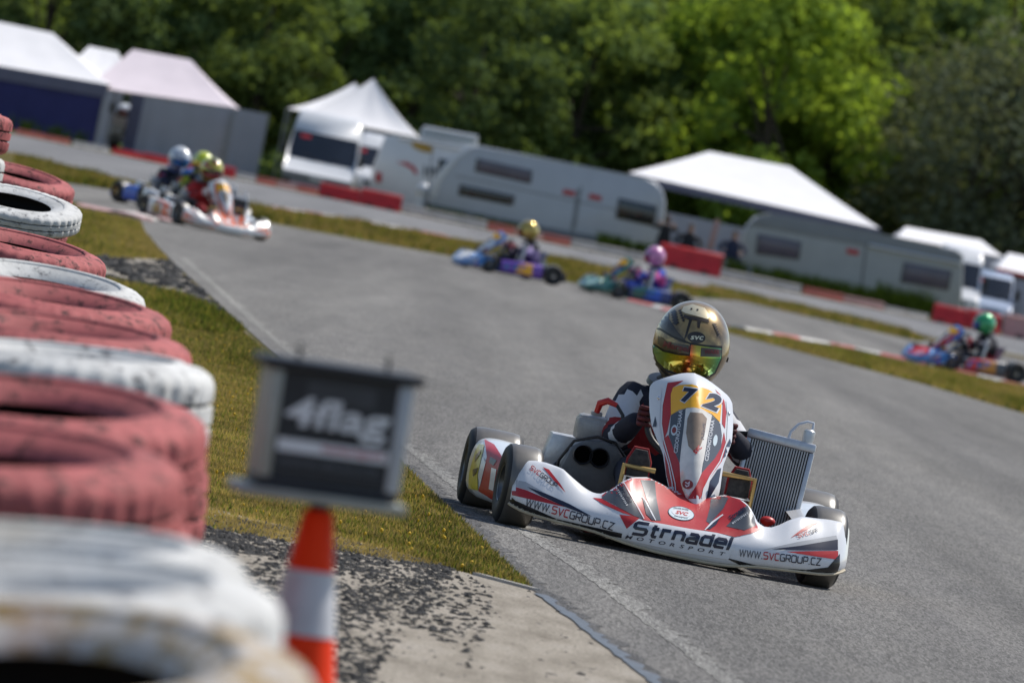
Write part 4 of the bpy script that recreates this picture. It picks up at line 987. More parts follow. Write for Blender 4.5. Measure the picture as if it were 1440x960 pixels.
for p in body.polygons:
    c = p.center; x, y, z = c; mi = 0
    if z > .61: mi = 3
    elif abs(x - .01) > .13 and y > -.2 and z > .32:      # sleeves
        along = y
        if along > .245 and z > .475: mi = 2
        elif along > .155: mi = 1
        elif along > .125: mi = 0
        elif along > .06: mi = 2
        elif along > .035: mi = 1
        else: mi = 2
    elif z > .50: mi = 2
    elif z < .33 and y < .30: mi = 2 if abs(z - .23) > .035 else 2
    p.material_index = mi
i_body = dp('person', body, ['suit', 'suit2', 'suit3', 'skin'])
HC = Vector((.022, .205, .752))
def helm(u, v):
    th = 2 * pi * u; ph = pi * v
    sx, sy, sz_ = sin(ph) * sin(th), -sin(ph) * cos(th), cos(ph)
    a = .139; bq = .172; c = .168
    f = max(0, -sy)
    x = a * (abs(sx) ** .92) * (1 if sx > 0 else -1); y = bq * sy; z = c * sz_
    if z < 0: x *= 1 - .16 * (-z / c) ** 1.5; y *= 1 - .10 * (-z / c) ** 2
    if sy < 0 and z < 0: y -= .020 * f * min(1, -z / .07)
    if sy > 0: y *= 1.0
    if z < -.135: z = -.135 - (z + .135) * .1
    return HC + RZ(radians(8)).to_3x3() @ (RX(radians(-4)).to_3x3() @ Vector((x, y, z)))
b = B(); b.grid(helm, 56, 40, wrapu=True); i_h = dp('helmet', b, 'helmet', i_body, smooth=80)
DM = [(DPARTS[i_h][1])]
bmh = bmesh.new(); bmh.from_mesh(DPARTS[i_h][1]); bmh.normal_update(); th_ = BVHTree.FromBMesh(bmh); bmh.free()
def dfilm(name, polys, role, off, text=False, step=5.0):
    if not text and len(polys) > 1 and (len(polys[0]) > 4 or name != 'trim_line'):
        for p in polys: dfilm(name, [p], role, off, False, step)
        return
    bm = lay(polys, th_, off, step, maxe=.06); bb = B(); bb.bm.free(); bb.bm = bm
    return dp(name, bb, role, i_h, text, recalc=False, smooth=70)
z3 = lambda pts: [(820 + x / 4.8, 400 + y / 4.8) for x, y in pts]
dfilm('visor_frame', [z3([(470, 390), (540, 435), (640, 462), (716, 470), (722, 398), (830, 412), (936, 420), (934, 500), (890, 600), (840, 632), (740, 622), (640, 612), (560, 584), (500, 530), (474, 460)])], 'trim', .0025)
dfilm('visor', [z3([(480, 404), (545, 450), (640, 474), (722, 482), (728, 408), (830, 422), (926, 432), (922, 495), (880, 588), (830, 612), (740, 602), (640, 592), (560, 562), (510, 515), (484, 455)])], 'visor', .0055)
dfilm('visor_strip', [z3([(512, 345), (560, 378), (640, 400), (712, 410), (716, 470), (640, 458), (555, 440), (510, 400)])], 'plate2', .0048); dfilm('visor_strip', [z3([(795, 428), (924, 436), (918, 488), (790, 486)])], 'plate2', .0075)
def dfont(s, a, bpt, hgt, off, role, bold=.02, shear=0.0):
    polys, w, h = font_text(s, bold); dfilm('lettering', place2(polys, w, a, bpt, hgt, shear, h), role, off, True, 4.0)
dfont('Marsel', z3([(544, 420)])[0], z3([(712, 458)])[0], 8.5, .0065, 'htxt', .03, .1)
dfont('WARS', z3([(812, 470)])[0], z3([(905, 470)])[0], 6.0, .009, 'htxt', .04, .1)
dfilm('graphic', [z3([(490, 215), (540, 175), (585, 160), (580, 230), (640, 320), (715, 400), (650, 385), (560, 330), (520, 280)])] , 'hg', .0016)
dfilm('graphic', [z3([(680, 205), (770, 222), (845, 235), (850, 260), (795, 250), (785, 300), (770, 290), (770, 245), (735, 240), (700, 350), (680, 375), (718, 240), (680, 225)])], 'hg', .0022)
for q in range(5):
    s = q * 32
    dfilm('laurel', [z3([(590 + q * 3, 190 + s * .55), (620 + q * 3, 172 + s * .55), (635 + q * 4, 186 + s * .55), (612 + q * 4, 205 + s * .55)]), z3([(640 + q * 6, 180 + s * .5), (662 + q * 6, 168 + s * .5), (660 + q * 6, 190 + s * .5)]),
                     z3([(870 + q * 8, 262 + s * .5), (900 + q * 5, 268 + s * .5), (884 + q * 6, 284 + s * .5)])], 'hg', .002)
dfilm('graphic', [z3([(680, 150), (740, 135), (820, 160), (860, 215), (840, 235), (770, 215), (690, 195), (665, 180)]), z3([(560, 150), (560, 110), (625, 98), (620, 135)])], 'hg2', .0016)
dfilm('emblem', [ell(*z3([(764, 358)])[0], 12.5, 8, 24, .1)], 'hg', .0030); dfont('svc', z3([(724, 372)])[0], z3([(806, 376)])[0], 5.5, .0042, 'hg2', .02, .2)
dfilm('trim_line', poly_line(z3([(478, 300), (520, 300), (600, 350), (720, 396), (830, 414), (935, 420)]), 1.2) + poly_line(z3([(470, 470), (500, 540), (560, 600), (640, 635)]), 1.0), 'trim', .0030)
dfilm('vent', [z3([(726, 162), (738, 162), (738, 172), (726, 172)]), z3([(766, 168), (778, 168), (778, 178), (766, 178)])], 'trim', .0030)
b = B(); b.tube([HC + RZ(radians(8)).to_3x3() @ Vector((.122, -.03, -.02)), HC + RZ(radians(8)).to_3x3() @ Vector((.141, -.035, -.022))], .010, 12); dp('visor_pivot', b, 'trim', i_h)
b = B(); b.lathe([(.105, -.012), (.125, 0), (.12, .018), (.09, .02), (.08, 0)], 32, T(.015, .26, .592) @ RX(radians(14)), closed=True); dp('neck_brace', b, 'trim', i_body)
# hands: palm, four bent fingers, thumb closed on the rim
def hand(sx, pos, rotz):
    pts = [((0, .085, .004), .024), ((0, .050, .010), (.034, .019)), ((0, .022, .026), (.036, .016))]; ed = [(0, 1), (1, 2)]
    for x, l in ((-.030, .9), (-.010, 1.0), (.010, .97), (.029, .82)):
        k = len(pts); pts += [((x, .008, .034), .0105), ((x * 1.02, -.022 * l, .034), .0095), ((x * 1.02, -.036 * l, .010), .0088), ((x, -.026 * l, -.016), .0078)]
        ed += [(2, k), (k, k + 1), (k + 1, k + 2), (k + 2, k + 3)]
    k = len(pts); pts += [((-.038 * sx, .040, -.004), .012), ((-.046 * sx, .012, -.016), .0105), ((-.034 * sx, -.014, -.022), .009)]; ed += [(1, k), (k, k + 1), (k + 1, k + 2)]
    me = skin_mesh('hand', pts, ed, [DR['glove']], 1, 1)
    me.transform(T(*pos) @ RZ(rotz) @ RY(radians(90 * sx)) @ RX(radians(-20))); return me
hl = sw_m @ Vector((-.142, .02, 0)); hr_ = sw_m @ Vector((.142, .02, 0))
dp('glove', hand(-1, hl, radians(12)), 'glove', i_body); dp('glove', hand(1, hr_, radians(-12)), 'glove', i_body)
for x in (-.152, .22):
    me = skin_mesh('boot', [((x, -.385, .185), .046), ((x, -.43, .185), .045), ((x, -.465, .205), (.042, .034)), ((x, -.478, .275), (.044, .024)), ((x, -.485, .335), (.036, .018))], [(0, 1), (1, 2), (2, 3), (3, 4)], [DR['boot']], 2)
    i = dp('boot', me, 'boot', i_body)
    b = B(); b.prism([(x - .030, .19), (x + .030, .19), (x + .040, .26), (x + .040, .32), (x + .022, .362), (x - .022, .362), (x - .040, .32), (x - .040, .26)], 'y', -.522, -.505, .005); dp('sole', b, 'sole', i)
    b = B(); b.prism([(x - .036, .19), (x + .036, .19), (x + .047, .26), (x + .047, .322), (x + .027, .370), (x - .027, .370), (x - .047, .322), (x - .047, .26)], 'y', -.506, -.490, .006); dp('welt', b, 'suit', i)

def spawn(parts, mats, rootname, label, cat, loc, rz, sc=1.0, group=None, letters=True, skip=()):
    """builds one kart or driver from the shared part meshes with its own colours"""
    root = None; objs = []
    if parts is KPARTS: root = thing(rootname, label, cat, loc, rz, group); root.scale = (sc,) * 3
    for (name, me, roles, parent, text) in parts:
        if (text and not letters) or name in skip: objs.append(None); continue
        o = bpy.data.objects.new(name, me); C.objects.link(o); objs.append(o)
        if parent is not None: o.parent = objs[parent]
        elif root is not None: o.parent = root
        else:
            root = o; o.name = rootname; o.location = loc; o.rotation_euler = (0, 0, rz); o.scale = (sc,) * 3; tag(o, label, cat, group)
        if mats:
            for i, r in enumerate(roles):
                if r in mats: o.material_slots[i].link = 'OBJECT'; o.material_slots[i].material = mats[r]
    return root
GK = 'racing karts on the track'; GD = 'kart drivers in helmets'
spawn(KPARTS, None, 'racing_kart', 'white and red racing kart number 72 with a large silver radiator, nearest of all', 'kart', KO, YAW, group=GK)
spawn(DPARTS, None, 'person', 'driver of kart 72 in a gold helmet with rainbow visor', 'person', KO, YAW, group=GD)
def P_(n, c, **k): return M(n, c, **{**dict(rough=.3, coat=.5, var=.15), **k})
cw = P_('pearl white', (.75, .75, .74)); co_ = P_('orange film', (.75, .12, .01)); cb = P_('kart blue', (.02, .10, .55)); clb = P_('sky blue film', (.05, .19, .48)); cg = P_('bottle green film', (.02, .13, .10)); cdk = P_('dark blue film', (.03, .05, .2)); cvi = P_('violet film', (.16, .06, .42)); cr = P_('bright red film', (.6, .03, .03)); clg = P_('pale green film', (.30, .55, .40)); cpk = P_('pink film', (.75, .10, .30))
amber_rim = P_('amber rim', (.45, .22, .02), metal=.5)
def H(n, c, metal=.3): return M(n, c, .2, metal, var=.25, vs=14, coat=1.0)
karts = [
 (G(287, 323), radians(24), 1.0, dict(podb=cw, rearb=slate, body=cw, g1=co_, g2=slate, g3=ltgrey, g4=co_, g5=co_, pody=P_('gold pod film', (.35, .25, .08)), pod1=co_, ridge=cw, badge=co_, frame=slate),
  dict(suit=DR['suit'], suit2=P_('scarlet cloth', (.5, .02, .02), coat=0, rough=.8), suit3=DR['suit'], helmet=H('yellow green helmet', (.55, .50, .05)), hg=H('red helmet mark', (.45, .02, .02)), hg2=H('black helmet mark', (.02, .02, .02)), visor=H('dark red visor', (.20, .015, .02), .6), plate2=DR['trim'], glove=DR['suit2']),
  'white kart with orange side flashes leading the pack out of the left bend', 'driver in red with a yellow and red helmet, in the leading white kart'),
 (G(246, 301), radians(34), 1.04, dict(podb=cb, rearb=cb, body=clb, g1=cb, g2=cdk, g3=cw, g4=cb, g5=cw, pody=cb, pod1=cb, ridge=cw, badge=cb, rim=amber_rim, frame=cb),
  dict(suit=DR['suit3'], suit2=P_('dark blue cloth', (.02, .03, .09), coat=0, rough=.8), suit3=DR['suit3'], helmet=H('white helmet', (.75, .77, .8), 0), hg=H('silver helmet mark', (.5, .5, .55)), hg2=H('white helmet mark', (.8, .8, .8), 0), visor=H('blue green visor', (.01, .16, .35), .8), plate2=cdk, glove=DR['suit3'], trim=cdk),
  'blue kart with amber wheels, half hidden behind the white kart', 'driver in dark blue with a white helmet and blue visor'),
 (P(276, 288, 111), radians(16), 1.04, dict(body=slate, g1=slate, g2=slate, g3=slate, pody=slate, pod1=slate), dict(suit=P_('yellow cloth', (.5, .45, .05), coat=0, rough=.8), suit2=P_('lime cloth', (.45, .5, .03), coat=0, rough=.8), suit3=DR['suit3'], helmet=H('fluorescent yellow helmet', (.65, .70, .01), 0), hg=H('lime mark', (.5, .6, .02), 0), hg2=H('lime mark', (.6, .65, .02), 0), visor=H('smoked visor', (.05, .05, .03), .5), plate2=yellow),
  'kart almost wholly hidden behind the white kart with orange flashes', 'driver in a fluorescent yellow helmet between the white and the red helmets'),
 (G(712, 388), radians(-70), .98, dict(podb=cvi, rearb=blackplastic, body=clb, g1=cw, g2=cdk, g3=cw, g4=cvi, g5=cw, pody=yellow, pod1=cvi, ridge=cw, badge=cr, frame=cdk),
  dict(suit=P_('violet cloth', (.10, .03, .22), coat=0, rough=.8), suit2=P_('lilac cloth', (.45, .35, .6), coat=0, rough=.8), suit3=DR['suit3'], helmet=H('gold helmet', (.50, .36, .07), .6), hg=H('orange mark', (.55, .12, .01)), hg2=H('gold mark', (.6, .5, .2), .6), visor=H('orange visor', (.50, .12, .01), .7), plate2=DR['trim'], glove=cr),
  'pale blue and violet kart seen from the side left of the gold helmet', 'driver in violet with a gold helmet and orange visor, in pale blue kart'),
 (G(890, 424), radians(-68), .98, dict(podb=cdk, rearb=blackplastic, body=cg, g1=clg, g2=cg, g3=cdk, g4=cg, g5=cg, pody=cb, pod1=cg, ridge=yellow, badge=cpk, frame=cg, plate=yellow),
  dict(suit=P_('royal blue cloth', (.03, .06, .45), coat=0, rough=.8), suit2=P_('pink cloth', (.7, .10, .35), coat=0, rough=.8), suit3=P_('blue cloth', (.05, .10, .5), coat=0, rough=.8), helmet=H('pink helmet', (.6, .22, .45), 0), hg=H('blue mark', (.05, .06, .3)), hg2=H('pale pink mark', (.8, .5, .6), 0), visor=H('hot pink visor', (.6, .02, .12), .6), plate2=cdk, glove=cpk),
  'dark green kart seen from the side, just behind the gold helmet', 'driver in blue with pink sleeves and a pink helmet'),
 (G(1352, 524), radians(-64), 1.0, dict(podb=slate, rearb=blackplastic, body=clb, g1=cr, g2=cdk, g3=cr, g4=cb, g5=cw, pody=P_('orange pod film', (.6, .25, .03)), pod1=cr, ridge=cw, badge=cb, frame=cr),
  dict(suit=P_('crimson cloth', (.35, .01, .03), coat=0, rough=.8), suit2=P_('black cloth', (.02, .02, .025), coat=0, rough=.8), suit3=DR['suit3'], helmet=H('green helmet', (.02, .35, .12), .2), hg=H('blue green mark', (.02, .2, .35)), hg2=H('pale green mark', (.4, .7, .5), .2), visor=H('blue visor', (.03, .10, .40), .7), plate2=cdk, glove=cr),
  'light blue and red kart at the right edge of the picture', 'driver in crimson with a green helmet at the right edge'),
]
for loc, rz, sc, km, dm, l1, l2 in karts:
    loc = Vector((loc.x, loc.y, .005))
    spawn(KPARTS, km, 'racing_kart', l1, 'kart', loc, rz, sc, GK, False, ('fin',))
    spawn(DPARTS, dm, 'person', l2, 'person', loc, rz, sc, GD, False, ('laurel', 'emblem', 'vent'))
#PART2
# ================================================================= PADDOCK BEHIND THE TRACK
def Wf(D):
    def f(px, py):
        p = P(px, py, D); return (p.x, p.z)
    return f
class BG:
    """a background thing at distance D; its parts are given in pixels of its own plane and metres of depth"""
    def __init__(s, name, label, cat, px, D, group=None, base=0.0):
        s.D = D; s.w = Wf(D); py = 480 + (px - 720) * .2035 + 0
        s.x0 = P(px, 250, D).x; s.root = thing(name, label, cat, (s.x0, D, base), 0, group); s.base = base
    def q(s, px, py):
        x, z = s.w(px, py); return (x - s.x0, z - s.base)
    def part(s, name, b, mat, parent=None, **k): return b.build(name, mat, parent or s.root, **k)
cloth_white = M('white tent cloth', (.80, .79, .80), .75, var=.05, vs=1.2); cloth_pink = M('pinkish tent cloth', (.70, .62, .66), .75, var=.07, vs=1.2)
cloth_grey = M('grey tent wall cloth', (.42, .42, .46), .8, var=.08, vs=.9); cloth_navy = M('navy tent wall cloth', (.030, .032, .145), .75, var=.2, vs=.8)
cloth_band = M('slate valance cloth', (.16, .16, .23), .8, var=.12, vs=1)
veh_white = M('white vehicle paint', (.72, .73, .74), .30, var=.06, vs=1.5, coat=.5); veh_grey = M('pale caravan sheet', (.50, .52, .55), .38, var=.07, vs=1.2, coat=.2)
veh_dgrey = M('weathered grey caravan sheet', (.41, .42, .41), .42, var=.1, vs=1.2); skirt = M('grey lower panel', (.20, .21, .22), .5, var=.15, vs=2)
glass = M('dark tinted glass', (.018, .022, .03), .08, var=.4, vs=1, spec=.8); glass_v = M('violet curtained glass', (.13, .115, .15), .15, var=.25, vs=1.5)
frame_g = M('grey window frame', (.09, .09, .095), .5, var=.2); rubberblk = M('black rubber trim', (.02, .02, .02), .6); red_sign = M('red sticker', (.55, .03, .035), .4, var=.2)
rail_m = M('brushed rail', (.68, .70, .72), .3, .4, var=.1); seam_m = M('panel seam', (.14, .145, .15), .6); lamp_m = M('headlamp glass', (.75, .77, .8), .1, .2, var=.2, coat=1)
steel = M('tent pole steel', (.28, .29, .30), .4, .6, var=.2); orange_sign = M('ochre emblem', (.50, .30, .04), .4, var=.3)
def quadsurf(b, p0, p1, p2, p3, n=8, m=8, sag=0.0, mi=0):
    p0, p1, p2, p3 = map(Vector, (p0, p1, p2, p3))
    def f(u, v):
        p = (p0 * (1 - u) + p1 * u) * (1 - v) + (p3 * (1 - u) + p2 * u) * v
        p.z -= sag * 4 * v * (1 - v) * (.55 + .45 * 4 * u * (1 - u)) + sag * .25 * sin(u * 17) * v * (1 - v)
        return p
    b.grid(f, n, m, mi)
def hip_tent(name, label, px, D, eL, eR, rL, rR, roof_m, depth=6.0, walls=(), valance=None, group='paddock tents', base_py=None, posts=True, sag=.12):
    """eL,eR: eave corners in pixels; rL,rR: ridge ends in pixels"""
    t = BG(name, label, 'tent', px, D, group)
    (xl, zl), (xr, zr) = t.q(*eL), t.q(*eR); ze = (zl + zr) / 2
    (ra, za), (rb, zb) = t.q(*rL), t.q(*rR); zr_ = max(za, zb)
    A, Bq, Cc, Dd = (xl, 0, zl), (xr, 0, zr), (xr, depth, zr), (xl, depth, zl)
    R1, R2 = (ra, depth / 2, za), (rb, depth / 2, zb)
    for nm, quad in (('roof_panel', (A, Bq, R2, R1)), ('roof_panel', (Cc, Dd, R1, R2)), ('roof_panel', (Dd, A, R1, R1)), ('roof_panel', (Bq, Cc, R2, R2))):
        b = B(); quadsurf(b, *quad, n=14, m=10, sag=sag); t.part(nm, b, roof_m, recalc=True, smooth=60)
    if posts:
        for (x, y) in ((xl + .05, .05), (xr - .05, .05), (xl + .05, depth - .05), (xr - .05, depth - .05)):
            b = B(); b.box(x - .03, x + .03, y - .03, y + .03, 0, ze - .02); t.part('post', b, steel)
    if valance:
        h, m = valance; b = B(); quadsurf(b, (xl, -.01, zl - h), (xr, -.01, zr - h), (xr, -.01, zr), (xl, -.01, zl), 24, 2); b2 = B()
        for v in b.bm.verts: v.co.y += .02 * sin(v.co.x * 9)
        t.part('valance', b, m, smooth=60)
    for (p0, p1, ytop0, ytop1, m) in walls:      # wall panel between pixel columns, down to the ground
        (a, z0), (c, z1) = t.q(p0, ytop0), t.q(p1, ytop1); b = B()
        def f(u, v): return (a + (c - a) * u, .06 + .035 * sin(u * 26 + 1.3) * (1 - v * .6), (z0 + (z1 - z0) * u) * v)
        b.grid(f, 60, 6); t.part('wall_panel', b, m, smooth=70)
    return t
# --- tents, left to right
hip_tent('tent', 'large white tent with navy side wall at the far left', 60, 290, (-40, 86), (152, 119), (-20, 26), (66, 44), cloth_white, 7, [(3, 146, 106, 131, cloth_navy), (-40, 3, 100, 106, cloth_navy)], (.50, cloth_band))
hip_tent('tent', 'small white tent peeping out between the two large left tents', 130, 310, (90, 96), (178, 113), (119, 63), (160, 71), cloth_white, 6, [(90, 178, 97, 114, cloth_grey)], None)
hip_tent('tent', 'pinkish white tent with long grey side walls left of the white van', 260, 292, (122, 121), (328, 151), (180, 67), (262, 82), cloth_pink, 7, [(186, 204, 131, 134, cloth_band), (204, 330, 134, 151, cloth_grey)], None)
t = BG('tent_wall', 'long grey cloth wall joining the pinkish tent to the white van', 'wind wall', 345, 291, 'paddock tents')
for (p0, p1, y0, y1) in ((330, 352, 152, 156), (352, 378, 156, 161)):
    (a, z0), (c, z1) = t.q(p0, y0), t.q(p1, y1); b = B(); b.grid(lambda u, v: (a + (c - a) * u, .03 * sin(u * 20), (z0 + (z1 - z0) * u) * v), 24, 4); t.part('wall_panel', b, cloth_grey, smooth=70)
for px, py in ((330, 152), (378, 160)):
    x, z = t.q(px, py); b = B(); b.box(x - .03, x + .03, -.02, .04, 0, z); t.part('post', b, steel)
# twin peaked tent behind the van
t = BG('tent', 'white twin peaked tent rising behind the white van', 'tent', 500, 305, 'paddock tents')
def peak_roof(b, eL, eR, pk, depth, y0, ridge_r=.0):
    (xl, zl), (xr, zr), (xp, zp) = t.q(*eL), t.q(*eR), t.q(*pk)
    cs = [Vector((xl, y0, zl)), Vector((xr, y0, zr)), Vector((xr, y0 + depth, zr)), Vector((xl, y0 + depth, zl))]; ap = Vector((xp, y0 + depth / 2, zp))
    out = []
    for i in range(4):
        bb = B(); quadsurf(bb, cs[i], cs[(i + 1) % 4], ap, ap, 12, 12, sag=.30); out.append(bb)
    return out, cs
for (eL, eR, pk, y0) in (((425, 161), (590, 194), (523, 109), 0), ((398, 150), (560, 184), (493, 112), 5.2)):
    out, cs = peak_roof(None, eL, eR, pk, 5, y0)
    for bb in out: t.part('roof_panel', bb, cloth_white, smooth=60)
    for c in cs: b = B(); b.box(c.x - .03, c.x + .03, c.y - .03, c.y + .03, 0, c.z); t.part('post', b, steel)
(a, z0), (c, z1) = t.q(425, 163), t.q(590, 196); b = B(); b.grid(lambda u, v: (a + (c - a) * u, .05 * sin(u * 30), z1 * .98 * v), 40, 3); t.part('wall_panel', b, cloth_grey, smooth=70)
hip_tent('tent', 'very large bright white marquee between the two caravans', 1060, 296, (884, 243), (1238, 322), (1001, 212), (1117, 234), cloth_white, 9, [(938, 1062, 298, 324, cloth_grey)], (.30, cloth_band), sag=.05)
hip_tent('tent', 'low white tent roof behind the right hand caravan and truck', 1335, 300, (1262, 333), (1412, 362), (1278, 319), (1385, 338), cloth_white, 5, [(1264, 1410, 336, 362, cloth_grey)], None, sag=.03)
hip_tent('tent', 'white tent corner cut off by the right edge', 1440, 294, (1402, 376), (1500, 398), (1424, 356), (1500, 372), cloth_white, 5, [(1412, 1500, 388, 408, cloth_grey)], (.14, red_sign), sag=.03)

# --- vehicles
def wheel_bg(t, x, y, r=.33, w=.20):
    b = B(); m = T(x, y, r) @ RY(pi / 2); b.lathe([(r * .55, -w / 2), (r * .9, -w / 2), (r, -w * .35), (r, w * .35), (r * .9, w / 2), (r * .55, w / 2)], 24, m, closed=True); wl = t.part('wheel', b, rubberblk)
    b = B(); b.lathe([(0, -w * .3), (r * .54, -w * .4), (r * .56, w * .4), (0, w * .3)], 20, m); t.part('rim', b, rail_m, wl)
def wheel_side(t, x, y, r=.33, w=.2):
    b = B(); m = T(x, y, r) @ RX(pi / 2); b.lathe([(r * .55, -w / 2), (r * .9, -w / 2), (r, -w * .35), (r, w * .35), (r * .9, w / 2), (r * .55, w / 2)], 24, m, closed=True); wl = t.part('wheel', b, rubberblk)
    b = B(); b.lathe([(0, w * .3), (r * .54, w * .4), (r * .56, -w * .4), (0, -w * .3)], 20, m); t.part('rim', b, rail_m, wl)
def van(name, label, px, D, hw, zt, zw1, zw0, zb, group=None, length=5.6, mats=None, inset=.06):
    """a panel van facing the camera. hw half width, zt roof, zw1/zw0 windscreen top/bottom, zb bonnet front edge"""
    t = BG(name, label, 'van', px, D, group); pm = mats or veh_white
    prof = [(0, .34), (-.05, .62), (0, zb), (.18, zb + .12), (.85, zw0), (1.55, zw1), (1.95, zt - .10), (2.3, zt), (length, zt - .02), (length, .34)]
    def taper(b):
        for v in b.bm.verts:
            if v.co.z > zw0: v.co.x *= 1 - .13 * min(1.15, (v.co.z - zw0) / (zt - zw0)) ** 1.5
    b = B(); b.prism(prof, 'x', -hw, hw, .13, seg=3); taper(b); t.part('body', b, pm, smooth=45)
    b = B(); d = Vector((0, 1.55 - .85, zw1 - zw0)).normalized(); n = Vector((0, -d.z, d.y)) * .012
    b.prism([(.88 + n.y, zw0 + .03 + n.z), (1.53 + n.y, zw1 - .03 + n.z), (1.56, zw1 - .05), (.92, zw0)], 'x', -hw + inset, hw - inset, .008); taper(b); ws = t.part('windscreen', b, glass)
    for s in (-1, 1):
        b = B(); b.tube([(s * .1 * hw, .86, zw0 + .06), (s * .55 * hw, 1.0, zw0 + .25)], .012, 6); t.part('wiper', b, rubberblk)
        b = B(); b.prism([(s * (hw - .46), zb - .10), (s * (hw - .08), zb - .02), (s * (hw - .06), zb - .22), (s * (hw - .40), zb - .26)], 'y', -.035, .05, .012); t.part('headlight', b, lamp_m)
        b = B(); b.box(s * (hw + .12) - .10, s * (hw + .12) + .10, .95, 1.05, zw0 + .1, zw0 + .5, .03); b.tube([(s * hw, 1.0, zw0 + .15), (s * (hw + .1), 1.0, zw0 + .2)], .02); t.part('mirror', b, rubberblk)
    b = B(); b.box(-hw + .5, hw - .5, -.045, .03, zb - .30, zb - .08, .02); t.part('grille', b, rubberblk)
    b = B(); b.box(-hw + .02, hw - .02, -.12, .02, .30, .62, .05); t.part('front_bumper', b, skirt)
    b = B(); b.box(-.26, .26, -.135, -.115, .42, .53, .004); t.part('licence_plate', b, veh_white)
    for s in (-1, 1): wheel_bg(t, s * (hw - .12), .75); wheel_bg(t, s * (hw - .12), length - 1)
    b = B(); b.box(-.70 * hw, -.42 * hw, 1.40, 1.41, zw1 - .26, zw1 - .14); 
    for v in b.bm.verts: v.co.y = .85 + (v.co.z - zw0) / (zw1 - zw0) * .7 - .03
    t.part('sticker', b, red_sign, ws); return t
def zpx(px, py, D): return P(px, py, D).z
van('panel_van', 'white high roofed panel van facing the track, beside the red barrier', 446, 288, 1.32, zpx(450, 158, 288), zpx(447, 187, 288), zpx(446, 229, 288), zpx(443, 246, 288), 'vehicles in the paddock')
van('box_van', 'white van with a tall windscreen beside the right hand caravan', 1381, 288, .82, zpx(1381, 352, 288), zpx(1381, 373, 288), zpx(1381, 410, 288), zpx(1381, 425, 288), 'vehicles in the paddock', inset=.07)
van('blue_van', 'blue and white van cut off by the right edge', 1432, 291, .78, zpx(1432, 388, 291), zpx(1432, 396, 291), zpx(1432, 428, 291), zpx(1432, 440, 291), 'vehicles in the paddock', mats=M('pale blue van paint', (.35, .42, .55), .3, coat=.4))
van('small_van', 'white vehicle nose in the gap between the navy and grey tent walls', 168, 297, .72, zpx(168, 144, 297), zpx(168, 150, 297), zpx(168, 165, 297), zpx(168, 178, 297), 'vehicles in the paddock')
van('small_van', 'white van partly hidden between the panel van and the motorhome', 517, 297, .62, zpx(517, 186, 297), zpx(517, 205, 297), zpx(517, 235, 297), zpx(517, 250, 297), 'vehicles in the paddock')
def px_poly(t, pts): return [t.q(*p) for p in pts]
def side_panel(t, name, pts, y0, y1, mat, parent=None, bev=.01):
    b = B(); b.prism(px_poly(t, pts), 'y', y0, y1, bev); return t.part(name, b, mat, parent)
def window(t, pts, mat=glass, fm=frame_g, parent=None):
    c = np.mean(np.array(pts), 0); big = [tuple(c + (np.array(p) - c) * 1.10) for p in pts]
    f = side_panel(t, 'window', big, -.03, .03, fm, parent, .012); side_panel(t, 'pane', pts, -.042, -.028, mat, f, .006)
# motorhome with awning rail
t = BG('motorhome', 'white motorhome with a red swoosh and roof rails, between van and caravan', 'motorhome', 590, 290, 'vehicles in the paddock')
side_panel(t, 'body', [(518, 283), (524, 235), (541, 192), (552, 190), (640, 206), (668, 212), (668, 309), (640, 304)], 0, 2.3, veh_white, bev=.06)
side_panel(t, 'roof_box', [(590, 196), (592, 181), (600, 178), (668, 190), (672, 196), (670, 212)], .35, 1.9, veh_white, bev=.05)
b = B(); p, q = t.q(594, 186), t.q(668, 199); b.tube([(p[0], .25, p[1]), (q[0], .25, q[1])], .05, 8); t.part('roof_rail', b, M('blue grey rail', (.12, .22, .30), .3))
b = B(); p, q = t.q(596, 180), t.q(672, 194); b.tube([(p[0], .05, p[1]), (q[0], .05, q[1])], .085, 10); t.part('awning_roll', b, rail_m)
b = B(); p, q = t.q(560, 194), t.q(668, 214); b.tube([(p[0], -.02, p[1]), (q[0], -.02, q[1])], .05, 8); t.part('awning_roll', b, rail_m)
for pts in ([(557, 228), (572, 228), (583, 234), (588, 243), (584, 246), (579, 238), (568, 232)],): side_panel(t, 'swoosh', pts, -.012, .01, red_sign, bev=.003)
side_panel(t, 'tail_lamp', [(529, 242), (537, 243), (536, 257), (528, 256)], -.02, .03, red_sign, bev=.005)
b = B(); c = t.q(594, 207); b.lathe([(.0, 0), (.42, 0), (.42, .02), (0, .02)], 24, T(c[0], -.012, c[1]) @ RY(radians(8)) @ Matrix.Scale(.36, 4, (0, 0, 1)) @ RX(pi / 2)); t.part('emblem', b, orange_sign)
for k, x in enumerate((596, 606)):
    side_panel(t, 'lettering', [(x, 233), (x + 4, 234), (x + 3, 248), (x - 1, 247)] if k == 0 else [(x - 3, 235), (x + 8, 237), (x + 7, 250), (x + 4, 249), (x + 4, 241), (x + 1, 240), (x, 249), (x - 4, 248)], -.012, .01, slate, bev=.002)
window(t, [(618, 224), (640, 228), (638, 250), (616, 246)]); side_panel(t, 'door_seam', [(608, 200), (609.5, 200), (602, 290), (600.5, 290)], -.01, .01, seam_m, bev=.001)
for x in (545, 640): wheel_side(t, t.q(x, 270)[0], .12)
